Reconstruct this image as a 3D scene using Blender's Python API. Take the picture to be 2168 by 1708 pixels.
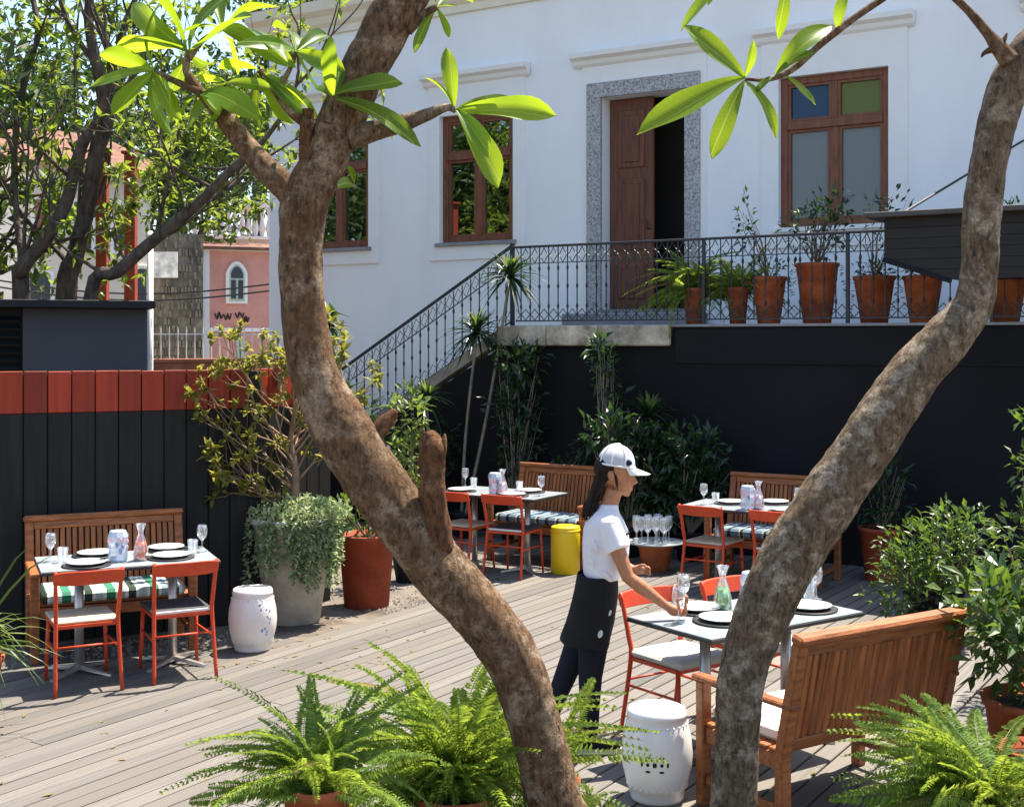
import bpy, math, random
from mathutils import Vector, Matrix, noise
R = math.radians
random.seed(7)
scene = bpy.context.scene
for o in list(bpy.data.objects): bpy.data.objects.remove(o)
col = scene.collection

# ------------------------------------------------------------------ camera, sky, sun, exposure
F, CX, HY, H = 2710.0, 1084.0, 720.0, 2.25      # focal length in picture units (width 2168), centre, horizon, eye height
cam = bpy.data.cameras.new('camera'); cam.lens = 45; cam.sensor_width = 36; cam.shift_y = -134/2168
cam.clip_end = 2000; cam.clip_start = .1
cam_o = bpy.data.objects.new('camera', cam); col.objects.link(cam_o)
cam_o.location = (0, 0, H); cam_o.rotation_euler = (R(90), 0, 0); scene.camera = cam_o

SUN_EL, SUN_AZ = 66, 45                          # azimuth from +Y towards +X
w = bpy.data.worlds.new('World'); scene.world = w; w.use_nodes = True
nt = w.node_tree; bg = nt.nodes['Background']; sky = nt.nodes.new('ShaderNodeTexSky')
sky.sky_type = 'NISHITA'; sky.sun_disc = False
sky.sun_elevation = R(SUN_EL); sky.sun_rotation = R(SUN_AZ); sky.air_density = 1.0; sky.dust_density = 1.0
nt.links.new(sky.outputs[0], bg.inputs[0]); bg.inputs[1].default_value = 0.115
sd = Vector((math.sin(R(SUN_AZ))*math.cos(R(SUN_EL)), math.cos(R(SUN_AZ))*math.cos(R(SUN_EL)), math.sin(R(SUN_EL))))
sun = bpy.data.lights.new('sun', 'SUN'); sun.energy = 5.0; sun.angle = R(.5); sun.color = (1, .91, .78)
sun_o = bpy.data.objects.new('sun', sun); col.objects.link(sun_o); sun_o.location = (8, 8, 20)
sun_o.rotation_euler = sd.to_track_quat('Z', 'Y').to_euler()
scene.view_settings.view_transform = 'Standard'; scene.view_settings.look = 'None'
scene.view_settings.exposure = 1.5; scene.view_settings.gamma = 1

# ------------------------------------------------------------------ helpers
V = Vector
def ray(x): return (x-CX)/F
def G(x, y, z=0):                                # picture point -> point at height z
    d = (H-z)*F/(y-HY); return V((ray(x)*d, d, z))
def PD(x, y, d): return V((ray(x)*d, d, H-(y-HY)/F*d))
U = V((.845, -.534, 0)).normalized(); N = V((.534, .845, 0)).normalized(); E0 = V((3.26, 12.9, 0))
RZ = math.atan2(U.y, U.x)
def WT(x, o=0):                                  # picture column -> distance t along the house front, at set-back o
    r = ray(x); p = E0+N*o
    return (r*p.y-p.x)/(U.x-r*U.y)
def WZ(x, y, o=0):
    t = WT(x, o); d = (E0+N*o+U*t).y
    return H-(y-HY)/F*d

class MB:
    def __init__(s): s.v = []; s.f = []
    def add(s, vs, fs):
        n = len(s.v); s.v += [tuple(v) for v in vs]; s.f += [tuple(i+n for i in f) for f in fs]; return s
    def box(s, x0, x1, y0, y1, z0, z1, m=None):
        vs = [V((x, y, z)) for z in (z0, z1) for y in (y0, y1) for x in (x0, x1)]
        if m: vs = [m @ v for v in vs]
        return s.add(vs, [(0,2,3,1),(4,5,7,6),(0,1,5,4),(2,6,7,3),(0,4,6,2),(1,3,7,5)])
    def bbox(s, x0, x1, y0, y1, z0, z1, b=.005, m=None):       # box with chamfered edges
        vs = []; idx = {}
        for i in (0, 1):
            for j in (0, 1):
                for k in (0, 1):
                    X, Y, Z = (x0, x1)[i], (y0, y1)[j], (z0, z1)[k]
                    sx, sy, sz = (1, -1)[i], (1, -1)[j], (1, -1)[k]
                    for a, p in enumerate(((X, Y+sy*b, Z+sz*b), (X+sx*b, Y, Z+sz*b), (X+sx*b, Y+sy*b, Z))):
                        idx[i, j, k, a] = len(vs); vs.append(V(p))
        if m: vs = [m @ v for v in vs]
        I = lambda i, j, k, a: idx[i, j, k, a]
        f = [(I(0,0,0,0),I(0,0,1,0),I(0,1,1,0),I(0,1,0,0)), (I(1,0,0,0),I(1,1,0,0),I(1,1,1,0),I(1,0,1,0)),
             (I(0,0,0,1),I(1,0,0,1),I(1,0,1,1),I(0,0,1,1)), (I(0,1,0,1),I(0,1,1,1),I(1,1,1,1),I(1,1,0,1)),
             (I(0,0,0,2),I(0,1,0,2),I(1,1,0,2),I(1,0,0,2)), (I(0,0,1,2),I(1,0,1,2),I(1,1,1,2),I(0,1,1,2))]
        for a in (0, 1):
            for b_ in (0, 1):
                f += [(I(0,a,b_,1),I(1,a,b_,1),I(1,a,b_,2),I(0,a,b_,2)), (I(a,0,b_,0),I(a,1,b_,0),I(a,1,b_,2),I(a,0,b_,2)),
                      (I(a,b_,0,0),I(a,b_,1,0),I(a,b_,1,1),I(a,b_,0,1))]
                for c in (0, 1): f.append((I(a,b_,c,0),I(a,b_,c,1),I(a,b_,c,2)))
        return s.add(vs, f)
    def tube(s, pts, rad, seg=8, cap=True, wob=0, wf=6, flat=None):
        pts = [V(p) for p in pts]; n = len(pts)
        if not hasattr(rad, '__len__'): rad = [rad]*n
        T = [(pts[min(i+1, n-1)]-pts[max(i-1, 0)]).normalized() for i in range(n)]
        a = T[0].orthogonal().normalized()
        if flat: a = (V(flat)-T[0]*V(flat).dot(T[0])).normalized()
        vs = []
        for i in range(n):
            a = (a-T[i]*a.dot(T[i])).normalized(); b = T[i].cross(a)
            for k in range(seg):
                t = 2*math.pi*k/seg; d = a*math.cos(t)+b*math.sin(t); r = rad[i]
                if wob:
                    p = pts[i]+d*r; r *= 1+wob*noise.noise(p*wf)+wob*.5*noise.noise(p*wf*3.1)+(wob*.28*noise.noise(p*wf*9) if seg > 20 else 0)
                vs.append(pts[i]+d*r)
        fs = [(i*seg+k, i*seg+(k+1) % seg, (i+1)*seg+(k+1) % seg, (i+1)*seg+k) for i in range(n-1) for k in range(seg)]
        if cap:
            fs.append(tuple(range(seg-1, -1, -1))); fs.append(tuple((n-1)*seg+k for k in range(seg)))
        return s.add(vs, fs)
    def lathe(s, prof, seg=24, c=(0, 0, 0), m=None):
        vs = []; c = V(c)
        for r, z in prof:
            for k in range(seg):
                t = 2*math.pi*k/seg; vs.append(c+V((r*math.cos(t), r*math.sin(t), z)))
        if m: vs = [m @ v for v in vs]
        n = len(prof)
        fs = [(i*seg+k, i*seg+(k+1) % seg, (i+1)*seg+(k+1) % seg, (i+1)*seg+k) for i in range(n-1) for k in range(seg)]
        if prof[0][0] > 1e-5: fs.append(tuple(range(seg-1, -1, -1)))
        if prof[-1][0] > 1e-5: fs.append(tuple((n-1)*seg+k for k in range(seg)))
        return s.add(vs, fs)
    def loft(s, rings):                                           # list of equal-length closed rings
        seg = len(rings[0]); n = len(rings); vs = [p for r in rings for p in r]
        fs = [(i*seg+k, i*seg+(k+1) % seg, (i+1)*seg+(k+1) % seg, (i+1)*seg+k) for i in range(n-1) for k in range(seg)]
        fs.append(tuple(range(seg-1, -1, -1))); fs.append(tuple((n-1)*seg+k for k in range(seg)))
        return s.add(vs, fs)
    def ell(s, c, r, m=None, seg=16, rings=10):
        pr = [(math.sin(math.pi*i/rings), -math.cos(math.pi*i/rings)) for i in range(rings+1)]
        vs = []
        for a, z in pr:
            for k in range(seg):
                t = 2*math.pi*k/seg; p = V((a*math.cos(t)*r[0], a*math.sin(t)*r[1], z*r[2]))
                vs.append(V(c)+(m @ p if m else p))
        return s.add(vs, [(i*seg+k, i*seg+(k+1) % seg, (i+1)*seg+(k+1) % seg, (i+1)*seg+k) for i in range(rings) for k in range(seg)])
    def leaf(s, p, d, up, L, W, fold=.25, droop=0.):              # small leaf: two quads folded at the midrib
        d = d.normalized(); sd_ = d.cross(up)
        if sd_.length < 1e-4: sd_ = d.orthogonal()
        sd_.normalize(); nn = sd_.cross(d)
        mid = p+d*L*.45+nn*0; tip = p+d*L-nn*(L*droop)
        return s.add([p, mid+sd_*W*.5+nn*W*fold, tip, mid-sd_*W*.5+nn*W*fold, mid+d*L*.08], [(0, 4, 2, 1), (0, 3, 2, 4)])
    def strap(s, p, d, L, W, droop=.5, n=5):                      # long arching strap leaf
        d = d.normalized(); hz = V((d.x, d.y, 0)); hz = hz.normalized() if hz.length > 1e-3 else V((1, 0, 0))
        sd_ = V((-hz.y, hz.x, 0)); vs = []; fs = []
        for i in range(n+1):
            t = i/n; q = p+d*L*t+V((0, 0, -droop*L*t*t)); ww = W*(.55+.9*t if t < .4 else 1.5*(1-t)+.02)*.6
            vs += [q+sd_*ww, q-V((0, 0, ww*.5)), q-sd_*ww]
        for i in range(n):
            a = i*3; fs += [(a, a+1, a+4, a+3), (a+1, a+2, a+5, a+4)]
        return s.add(vs, fs)
    def build(s, name, mat, parent=None, smooth=False, loc=None):
        me = bpy.data.meshes.new(name); me.from_pydata(s.v, [], s.f); me.materials.append(MT[mat] if isinstance(mat, str) else mat)
        if smooth: me.polygons.foreach_set('use_smooth', [True]*len(me.polygons))
        me.update(); o = bpy.data.objects.new(name, me); col.objects.link(o)
        if parent: o.parent = parent
        if loc is not None: o.location = loc
        return o
def tag(o, label=None, cat=None, group=None, kind=None):
    for k, v in (('label', label), ('category', cat), ('group', group), ('kind', kind)):
        if v: o[k] = v
    return o
def thing(name, label, cat, loc=(0, 0, 0), rz=0, group=None):
    o = bpy.data.objects.new(name, None); o.empty_display_size = .1; col.objects.link(o)
    o.location = loc; o.rotation_euler = (0, 0, rz); return tag(o, label, cat, group)
def struct(name, parent=None):
    o = bpy.data.objects.new(name, None); o.empty_display_size = .1; col.objects.link(o); o['kind'] = 'structure'; return o
def copy_tree(o, parent=None):
    c = o.copy(); col.objects.link(c)
    if parent: c.parent = parent
    for ch in o.children: copy_tree(ch, c)
    return c
def inst(o, parent, M=None, name=None):                           # a further piece that shares mesh data
    c = o.copy(); col.objects.link(c); c.parent = parent
    if M is not None: c.matrix_basis = M
    return c

# ------------------------------------------------------------------ materials
MT = {}
def rgb(c): return (c[0], c[1], c[2], 1)
def mat(name, c, rough=.6, var=.15, scale=6, bump=0, bscale=30, spec=.4, metal=0, objvar=0, stretch=(1, 1, 1), c2=None, alt=None, bdist=.01):
    m = bpy.data.materials.new(name); m.use_nodes = True; n = m.node_tree.nodes; l = m.node_tree.links
    p = n['Principled BSDF']; p.inputs['Roughness'].default_value = rough; p.inputs['Metallic'].default_value = metal
    p.inputs['Specular IOR Level'].default_value = spec
    tc = n.new('ShaderNodeTexCoord'); mp = n.new('ShaderNodeMapping'); mp.inputs['Scale'].default_value = stretch
    oi = n.new('ShaderNodeObjectInfo')
    ad = n.new('ShaderNodeVectorMath'); ad.operation = 'ADD'; sc = n.new('ShaderNodeVectorMath'); sc.operation = 'SCALE'
    cb = n.new('ShaderNodeCombineXYZ')
    for i in range(3): l.new(oi.outputs['Random'], cb.inputs[i])
    l.new(cb.outputs[0], sc.inputs[0]); sc.inputs['Scale'].default_value = 17
    l.new(tc.outputs['Object'], mp.inputs[0]); l.new(mp.outputs[0], ad.inputs[0]); l.new(sc.outputs[0], ad.inputs[1])
    nz = n.new('ShaderNodeTexNoise'); nz.inputs['Scale'].default_value = scale; nz.inputs['Detail'].default_value = 6; nz.inputs['Roughness'].default_value = .6
    l.new(ad.outputs[0], nz.inputs['Vector'])
    rp = n.new('ShaderNodeValToRGB'); rp.color_ramp.elements[0].position = .3; rp.color_ramp.elements[1].position = .7
    rp.color_ramp.elements[0].color = rgb([x*(1-var) for x in c]); rp.color_ramp.elements[1].color = rgb(c2 if c2 else [min(1, x*(1+var)) for x in c])
    l.new(nz.outputs['Fac'], rp.inputs[0]); out = rp.outputs[0]
    if alt:                                                       # whole pieces drift towards a second colour
        mx = n.new('ShaderNodeMix'); mx.data_type = 'RGBA'; mx.inputs[7].default_value = rgb(alt)
        l.new(oi.outputs['Random'], mx.inputs[0]); l.new(out, mx.inputs[6]); out = mx.outputs[2]
    if objvar:
        hs = n.new('ShaderNodeHueSaturation'); mr = n.new('ShaderNodeMapRange')
        mr.inputs[3].default_value = 1-objvar; mr.inputs[4].default_value = 1+objvar
        wn = n.new('ShaderNodeTexWhiteNoise'); wn.noise_dimensions = '1D'; l.new(oi.outputs['Random'], wn.inputs['W'])
        l.new(wn.outputs['Value'], mr.inputs[0]); l.new(mr.outputs[0], hs.inputs['Value']); l.new(out, hs.inputs['Color']); out = hs.outputs[0]
    l.new(out, p.inputs['Base Color'])
    if bump:
        nb = n.new('ShaderNodeTexNoise'); nb.inputs['Scale'].default_value = bscale; nb.inputs['Detail'].default_value = 5
        bp = n.new('ShaderNodeBump'); bp.inputs['Strength'].default_value = bump; bp.inputs['Distance'].default_value = bdist
        l.new(ad.outputs[0], nb.inputs['Vector']); l.new(nb.outputs['Fac'], bp.inputs['Height']); l.new(bp.outputs[0], p.inputs['Normal'])
    MT[name] = m; return m
def leafmat(name, c1, c2, tr, fac=.45, rough=.4, spec=.4):
    m = bpy.data.materials.new(name); m.use_nodes = True; n = m.node_tree.nodes; l = m.node_tree.links
    p = n['Principled BSDF']; p.inputs['Roughness'].default_value = rough; p.inputs['Specular IOR Level'].default_value = spec
    ge = n.new('ShaderNodeNewGeometry'); oi = n.new('ShaderNodeObjectInfo')
    ad = n.new('ShaderNodeMath'); ad.operation = 'ADD'; fr = n.new('ShaderNodeMath'); fr.operation = 'FRACT'
    l.new(ge.outputs['Random Per Island'], ad.inputs[0]); l.new(oi.outputs['Random'], ad.inputs[1]); l.new(ad.outputs[0], fr.inputs[0])
    mx = n.new('ShaderNodeMix'); mx.data_type = 'RGBA'; mx.inputs[6].default_value = rgb(c1); mx.inputs[7].default_value = rgb(c2)
    l.new(fr.outputs[0], mx.inputs[0]); l.new(mx.outputs[2], p.inputs['Base Color'])
    t = n.new('ShaderNodeBsdfTranslucent'); tm = n.new('ShaderNodeMix'); tm.data_type = 'RGBA'
    tm.inputs[6].default_value = rgb([x*.45 for x in tr]); tm.inputs[7].default_value = rgb(tr)  # lower bound darkened to stand in for shadowed frangipani leaves
    l.new(fr.outputs[0], tm.inputs[0]); l.new(tm.outputs[2], t.inputs[0])
    ms = n.new('ShaderNodeMixShader'); ms.inputs[0].default_value = fac
    l.new(p.outputs[0], ms.inputs[1]); l.new(t.outputs[0], ms.inputs[2]); l.new(ms.outputs[0], n['Material Output'].inputs[0])
    MT[name] = m; return m
def veins(m):                                             # pale midrib and side veins on the big leaves
    n = m.node_tree.nodes; l = m.node_tree.links; tc = n.new('ShaderNodeTexCoord'); sx = n.new('ShaderNodeSeparateXYZ'); l.new(tc.outputs['Object'], sx.inputs[0])
    def M(op, a, b=None):
        q = n.new('ShaderNodeMath'); q.operation = op
        for i, v in enumerate((a, b)):
            if v is None: continue
            if isinstance(v, (int, float)): q.inputs[i].default_value = v
            else: l.new(v, q.inputs[i])
        return q.outputs[0]
    ax = M('ABSOLUTE', sx.outputs[0]); rib = M('LESS_THAN', ax, .007)
    ph = M('FRACT', M('MULTIPLY', M('SUBTRACT', sx.outputs[1], M('MULTIPLY', ax, .55)), 17.0)); side = M('MULTIPLY', M('LESS_THAN', ph, .10), .3)
    nz = n.new('ShaderNodeTexNoise'); nz.inputs['Scale'].default_value = 7; nz.inputs['Detail'].default_value = 6; l.new(tc.outputs['Object'], nz.inputs['Vector'])
    blot = M('MULTIPLY', M('GREATER_THAN', nz.outputs['Fac'], .66), .55); f = M('MAXIMUM', rib, side)
    for node, ip in [(q, 0) for q in n if q.type == 'BSDF_TRANSLUCENT']+[(n['Principled BSDF'], 'Base Color')]:
        src = node.inputs[ip].links[0].from_socket; mx = n.new('ShaderNodeMix'); mx.data_type = 'RGBA'; mx.blend_type = 'MIX'; l.new(f, mx.inputs[0]); l.new(src, mx.inputs[6]); mx.inputs[7].default_value = (.36, .46, .06, 1)
        m2 = n.new('ShaderNodeMix'); m2.data_type = 'RGBA'; l.new(blot, m2.inputs[0]); l.new(mx.outputs[2], m2.inputs[6]); m2.inputs[7].default_value = (.30, .34, .03, 1); l.new(m2.outputs[2], node.inputs[ip])
def glassmat(name, tint=(1, 1, 1), gl=.12, refl=(1, 1, 1), rough=.02, base=None, bfac=0):
    m = bpy.data.materials.new(name); m.use_nodes = True; n = m.node_tree.nodes; l = m.node_tree.links
    n.remove(n['Principled BSDF'])
    t = n.new('ShaderNodeBsdfTransparent'); t.inputs[0].default_value = rgb(tint)
    g = n.new('ShaderNodeBsdfGlossy'); g.inputs[0].default_value = rgb(refl); g.inputs['Roughness'].default_value = rough
    lw = n.new('ShaderNodeLayerWeight'); lw.inputs[0].default_value = .35
    mr = n.new('ShaderNodeMapRange'); mr.inputs[3].default_value = gl; mr.inputs[4].default_value = .85
    l.new(lw.outputs['Facing'], mr.inputs[0])
    ms = n.new('ShaderNodeMixShader'); l.new(mr.outputs[0], ms.inputs[0]); l.new(t.outputs[0], ms.inputs[1]); l.new(g.outputs[0], ms.inputs[2]); o = ms.outputs[0]
    if base:
        d = n.new('ShaderNodeBsdfDiffuse'); d.inputs[0].default_value = rgb(base); m2 = n.new('ShaderNodeMixShader'); m2.inputs[0].default_value = bfac
        l.new(o, m2.inputs[1]); l.new(d.outputs[0], m2.inputs[2]); o = m2.outputs[0]
    l.new(o, n['Material Output'].inputs[0]); MT[name] = m; return m
def stripemat(name, stops, period, axis=0, rough=.8):
    m = mat(name, (.5, .5, .5), rough, 0); n = m.node_tree.nodes; l = m.node_tree.links; p = n['Principled BSDF']
    tc = n.new('ShaderNodeTexCoord'); sx = n.new('ShaderNodeSeparateXYZ'); l.new(tc.outputs['Object'], sx.inputs[0])
    dv = n.new('ShaderNodeMath'); dv.operation = 'DIVIDE'; dv.inputs[1].default_value = period; l.new(sx.outputs[axis], dv.inputs[0])
    fr = n.new('ShaderNodeMath'); fr.operation = 'FRACT'; l.new(dv.outputs[0], fr.inputs[0])
    rp = n.new('ShaderNodeValToRGB'); rp.color_ramp.interpolation = 'CONSTANT'; e = rp.color_ramp.elements
    e[0].position = stops[0][0]; e[0].color = rgb(stops[0][1]); e[1].position = stops[1][0]; e[1].color = rgb(stops[1][1])
    for q, c in stops[2:]:
        k = e.new(q); k.color = rgb(c)
    l.new(fr.outputs[0], rp.inputs[0]); l.new(rp.outputs[0], p.inputs['Base Color']); return m

mat('soil', (.10, .075, .055), .95, .4, 3, .6, 20, c2=(.2, .17, .14))
mat('potting_soil', (.035, .025, .018), .95, .4, 30, .8, 60)
mat('gravel', (.15, .135, .115), .9, .4, 40, objvar=.2)
mat('deck', (.098, .090, .081), .66, .25, 3, .3, 9, stretch=(26, 1.2, 8), c2=(.160, .149, .134), alt=(.150, .132, .109), objvar=.2, bdist=.004)
mat('plaster', (.84, .84, .83), .85, .06, 1.1, .2, 9, c2=(.87, .87, .86), spec=.2, stretch=(1, 1, .35))
mat('trim', (.82, .81, .78), .8, .03, 3, spec=.2)
mat('cornice_cream', (.78, .72, .58), .8, .05, 3, spec=.2)
mat('charcoal_wall', (.0095, .0092, .0105), .75, .2, 1.2, .1, 8, spec=.15, c2=(.0125, .012, .0135))
mat('fence_dark', (.0155, .0145, .0140), .7, .25, 2, .2, 6, stretch=(10, 10, .8), objvar=.15, spec=.2)
mat('fence_red', (.25, .027, .009), .6, .2, 2, .2, 6, stretch=(10, 10, .8), objvar=.3, spec=.3)
mat('shed_grey', (.05, .052, .06), .7, .1, 1.5, spec=.2)
mat('near_black', (.010, .010, .012), .6, .2, 3, spec=.25)
mat('canopy', (.022, .019, .017), .65, .25, 2, .2, 6, stretch=(1, 10, 10), objvar=.12, spec=.25)
mat('canopy_top', (.06, .055, .05), .6, .25, 2)
mat('tan_stone', (.36, .27, .17), .9, .45, 5, .9, 16, c2=(.62, .54, .42), objvar=.12, bdist=.02)
mat('stair_stone', (.30, .25, .20), .9, .4, 5, .6, 16, c2=(.42, .37, .3))
mat('slab_grey', (.24, .24, .25), .8, .2, 5)
mat('granite', (.13, .13, .145), .6, .3, 48, c2=(.62, .60, .58), spec=.3)
mat('door_wood', (.125, .040, .019), .55, .3, 2.5, .2, 9, stretch=(14, 14, 1), c2=(.20, .070, .034))
mat('window_wood', (.17, .050, .020), .5, .25, 3, .1, 9, stretch=(6, 6, 1.5), c2=(.23, .08, .034))
mat('shaded_interior', (.03, .026, .022), .9, .1, 3, spec=.1)  # room shade put into the colour so the open doorway reads black
mat('curtain', (.42, .44, .44), .9, .06, 4)
mat('iron', (.022, .024, .027), .45, .3, 20, spec=.4)
mat('terracotta', (.30, .065, .020), .85, .35, 5, .3, 30, c2=(.44, .13, .055), objvar=.12, spec=.2)
mat('terracotta_red', (.29, .05, .022), .75, .25, 5, .2, 30, c2=(.36, .075, .035), objvar=.1, spec=.2)
mat('concrete', (.42, .38, .32), .9, .2, 6, .35, 25, c2=(.54, .50, .43), spec=.2)
mat('ceramic', (.80, .79, .76), .22, .02, 4, .02, 12, spec=.5)
mat('ceramic_warm', (.76, .66, .58), .35, .06, 4, .02, 12, spec=.5, c2=(.82, .76, .72))
mat('blue_print', (.22, .28, .46), .3, .3, 20)
mat('yellow', (.78, .50, .01), .4, .05, 5)
mat('red_paint', (.56, .050, .012), .42, .14, 9, .08, 60, spec=.4, objvar=.07, c2=(.64, .068, .018))
mat('rope_seat', (.52, .41, .26), .75, .2, 5, .5, 26, stretch=(1, 16, 1), c2=(.64, .53, .37))
mat('dark_seat', (.05, .05, .053), .6, .2, 8, .3, 40)
mat('grey_pad', (.52, .51, .47), .8, .06, 8, .2, 60)
mat('white_edge', (.68, .66, .62), .6, .05, 8)
mat('bench_wood', (.25, .070, .017), .5, .4, 3, .3, 10, stretch=(2, 14, 14), c2=(.37, .125, .036), objvar=.15, spec=.4)
mat('slat_wood', (.25, .070, .017), .5, .4, 3, .3, 10, stretch=(14, 14, 1.5), c2=(.37, .125, .036), objvar=.22, spec=.4)
mat('cream_cushion', (.72, .67, .58), .85, .05, 8, .15, 80)
stripemat('green_stripe', [(0, (.02, .16, .09)), (.2, (.62, .62, .54)), (.28, (.30, .42, .42)), (.46, (.62, .62, .54)), (.52, (.012, .035, .025)), (.7, (.62, .62, .54)), (.78, (.22, .30, .34)), (.94, (.62, .62, .54))], .30)
stripemat('blue_stripe', [(0, (.10, .17, .23)), (.34, (.012, .016, .02)), (.5, (.15, .22, .28)), (.82, (.012, .016, .02)), (.93, (.45, .42, .33))], .23)
mat('table_top', (.24, .275, .295), .3, .06, 5, spec=.5, c2=(.29, .325, .34))
mat('table_edge', (.02, .021, .023), .5, .1, 5)
mat('steel', (.48, .44, .40), .35, .1, 6, metal=.75)
mat('porcelain', (.82, .82, .80), .2, .01, 5, spec=.5)
mat('charger', (.02, .02, .02), .5, .2, 20)
def barkmat(name, dark, mid, pale, warm):
    m = bpy.data.materials.new(name); m.use_nodes = True; n = m.node_tree.nodes; l = m.node_tree.links; p = n['Principled BSDF']; p.inputs['Roughness'].default_value = .92; p.inputs['Specular IOR Level'].default_value = .2
    tc = n.new('ShaderNodeTexCoord')
    def nz(sc, det=8, ro=.65, st=(1, 1, 1), dis=0):
        mp = n.new('ShaderNodeMapping'); mp.inputs['Scale'].default_value = st; l.new(tc.outputs['Object'], mp.inputs[0])
        q = n.new('ShaderNodeTexNoise'); q.inputs['Scale'].default_value = sc; q.inputs['Detail'].default_value = det; q.inputs['Roughness'].default_value = ro; q.inputs['Distortion'].default_value = dis; l.new(mp.outputs[0], q.inputs['Vector']); return q.outputs['Fac']
    def ramp(f, a, b, ca, cb):
        r_ = n.new('ShaderNodeValToRGB'); r_.color_ramp.elements[0].position = a; r_.color_ramp.elements[1].position = b; r_.color_ramp.elements[0].color = rgb(ca); r_.color_ramp.elements[1].color = rgb(cb); l.new(f, r_.inputs[0]); return r_.outputs[0]
    def mix(f, a, b):
        x = n.new('ShaderNodeMix'); x.data_type = 'RGBA'; l.new(f, x.inputs[0]); l.new(a, x.inputs[6]); l.new(b, x.inputs[7]); return x.outputs[2]
    W, K = (1, 1, 1), (0, 0, 0)
    base = ramp(nz(48, 10, .72, (1, 1, .4), .5), .36, .60, dark, mid)
    c1 = mix(ramp(nz(9, 9, .72), .50, .60, K, W), base, ramp(nz(75, 8, .75), .36, .62, mid, pale))
    c2 = mix(ramp(nz(4.1, 6, .65, (1, 1, 1), .3), .50, .66, K, (.6, .6, .6)), c1, ramp(nz(30), .3, .7, dark, warm))
    l.new(c2, p.inputs['Base Color'])
    b1 = n.new('ShaderNodeBump'); b1.inputs['Strength'].default_value = 1; b1.inputs['Distance'].default_value = .022; l.new(nz(48, 10, .72, (1, 1, .4), .5), b1.inputs['Height'])
    b2 = n.new('ShaderNodeBump'); b2.inputs['Strength'].default_value = .8; b2.inputs['Distance'].default_value = .010; l.new(nz(140, 6, .7), b2.inputs['Height']); l.new(b1.outputs[0], b2.inputs['Normal']); l.new(b2.outputs[0], p.inputs['Normal']); MT[name] = m
barkmat('bark', (.042, .024, .012), (.245, .145, .078), (.48, .37, .26), (.27, .12, .048))
barkmat('bark_pale', (.048, .032, .018), (.26, .185, .115), (.58, .48, .36), (.26, .15, .075))
barkmat('bark_scar', (.15, .10, .07), (.42, .34, .26), (.62, .55, .46), (.3, .2, .13))
barkmat('bark_cut', (.05, .022, .01), (.22, .10, .045), (.34, .2, .11), (.28, .12, .04))
mat('bark_dark', (.05, .036, .026), .9, .5, 12, 1, 30, c2=(.14, .105, .08), bdist=.03, stretch=(1, 1, .4))
mat('twig', (.20, .13, .08), .85, .3, 10)
mat('stem_pale', (.20, .17, .12), .85, .3, 10)
mat('frond_stem', (.16, .15, .05), .8, .3, 10)
leafmat('plumeria', (0.040, 0.120, 0.010), (0.080, 0.192, 0.016), (0.47, 0.64, 0.02), .56, .38)
veins(MT['plumeria'])
leafmat('fern_leaf', (.085, .165, .02), (.21, .30, .055), (.44, .56, .06), .47, .5, .3); leafmat('dry_frond', (.22, .20, .06), (.26, .18, .07), (.4, .34, .1), .3, .7, .2)
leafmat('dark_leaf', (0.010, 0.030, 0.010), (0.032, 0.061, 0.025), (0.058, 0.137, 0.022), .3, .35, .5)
leafmat('bush_leaf', (0.032, 0.079, 0.018), (0.086, 0.137, 0.043), (0.187, 0.302, 0.029), .4, .35, .5)
leafmat('tree_leaf', (.025, .06, .012), (.11, .17, .035), (.36, .47, .04), .48, .4, .4)
leafmat('far_leaf', (0.014, 0.036, 0.011), (0.043, 0.079, 0.022), (0.101, 0.180, 0.029), .35, .5, .3)
leafmat('yellow_leaf', (.09, .11, .015), (.22, .21, .045), (.46, .44, .06), .45, .5, .3)
leafmat('pale_leaf', (.15, .23, .07), (.50, .54, .34), (.42, .52, .18), .35, .55, .3)
leafmat('grass_leaf', (0.065, 0.122, 0.022), (0.158, 0.216, 0.050), (0.302, 0.396, 0.058), .4, .4, .4)
glassmat('pane', (.25, .28, .27), .28, (.9, .95, .95))
glassmat('pane_frost', (.5, .5, .5), .10, (.9, .9, .9), .12, (.20, .215, .21), .8)
glassmat('pane_blue', (.2, .3, .5), .10, (.8, .9, 1), .05, (.02, .045, .085), .8)
glassmat('pane_olive', (.5, .5, .1), .10, (1, 1, .8), .05, (.13, .14, .012), .8)
glassmat('clear_glass', (.96, .97, .98), .08, (1, 1, 1), .02, (.8, .85, .9), .06)
glassmat('jar_glass', (.8, .86, .92), .25, (1, 1, 1), .1, (.62, .72, .82), .55)
mat('jar_pink', (.72, .42, .52), .5, .2, 20)
mat('drink_green', (.24, .52, .12), .25, .1, 10); mat('drink_orange', (.72, .15, .03), .25, .1, 10); mat('drink_pink', (.72, .52, .54), .3, .1, 10)
mat('skin', (.36, .15, .072), .5, .12, 40, .12, 120, spec=.35, c2=(.43, .19, .10), bdist=.002)
mat('hair', (.014, .007, .004), .6, .4, 10, spec=.2, c2=(.035, .017, .010), stretch=(1, 1, .3))
mat('shirt', (.74, .70, .72), .9, .03, 6, .35, 9, spec=.2, bdist=.02)
mat('navy', (.012, .013, .022), .85, .2, 8, .3, 12, spec=.2); mat('apron', (.012, .0115, .012), .85, .2, 8, .3, 10, spec=.2, bdist=.02)
mat('cap_white', (.78, .78, .77), .8, .03, 10, spec=.2); mat('cap_mesh', (.50, .49, .52), .8, .12, 160, spec=.2); mat('cap_blue', (.58, .66, .78), .8, .04, 10, spec=.2)
mat('sole', (.5, .44, .34), .7); mat('eye', (.02, .012, .01), .3); mat('patch', (.55, .55, .55), .7, .3, 60)
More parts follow.
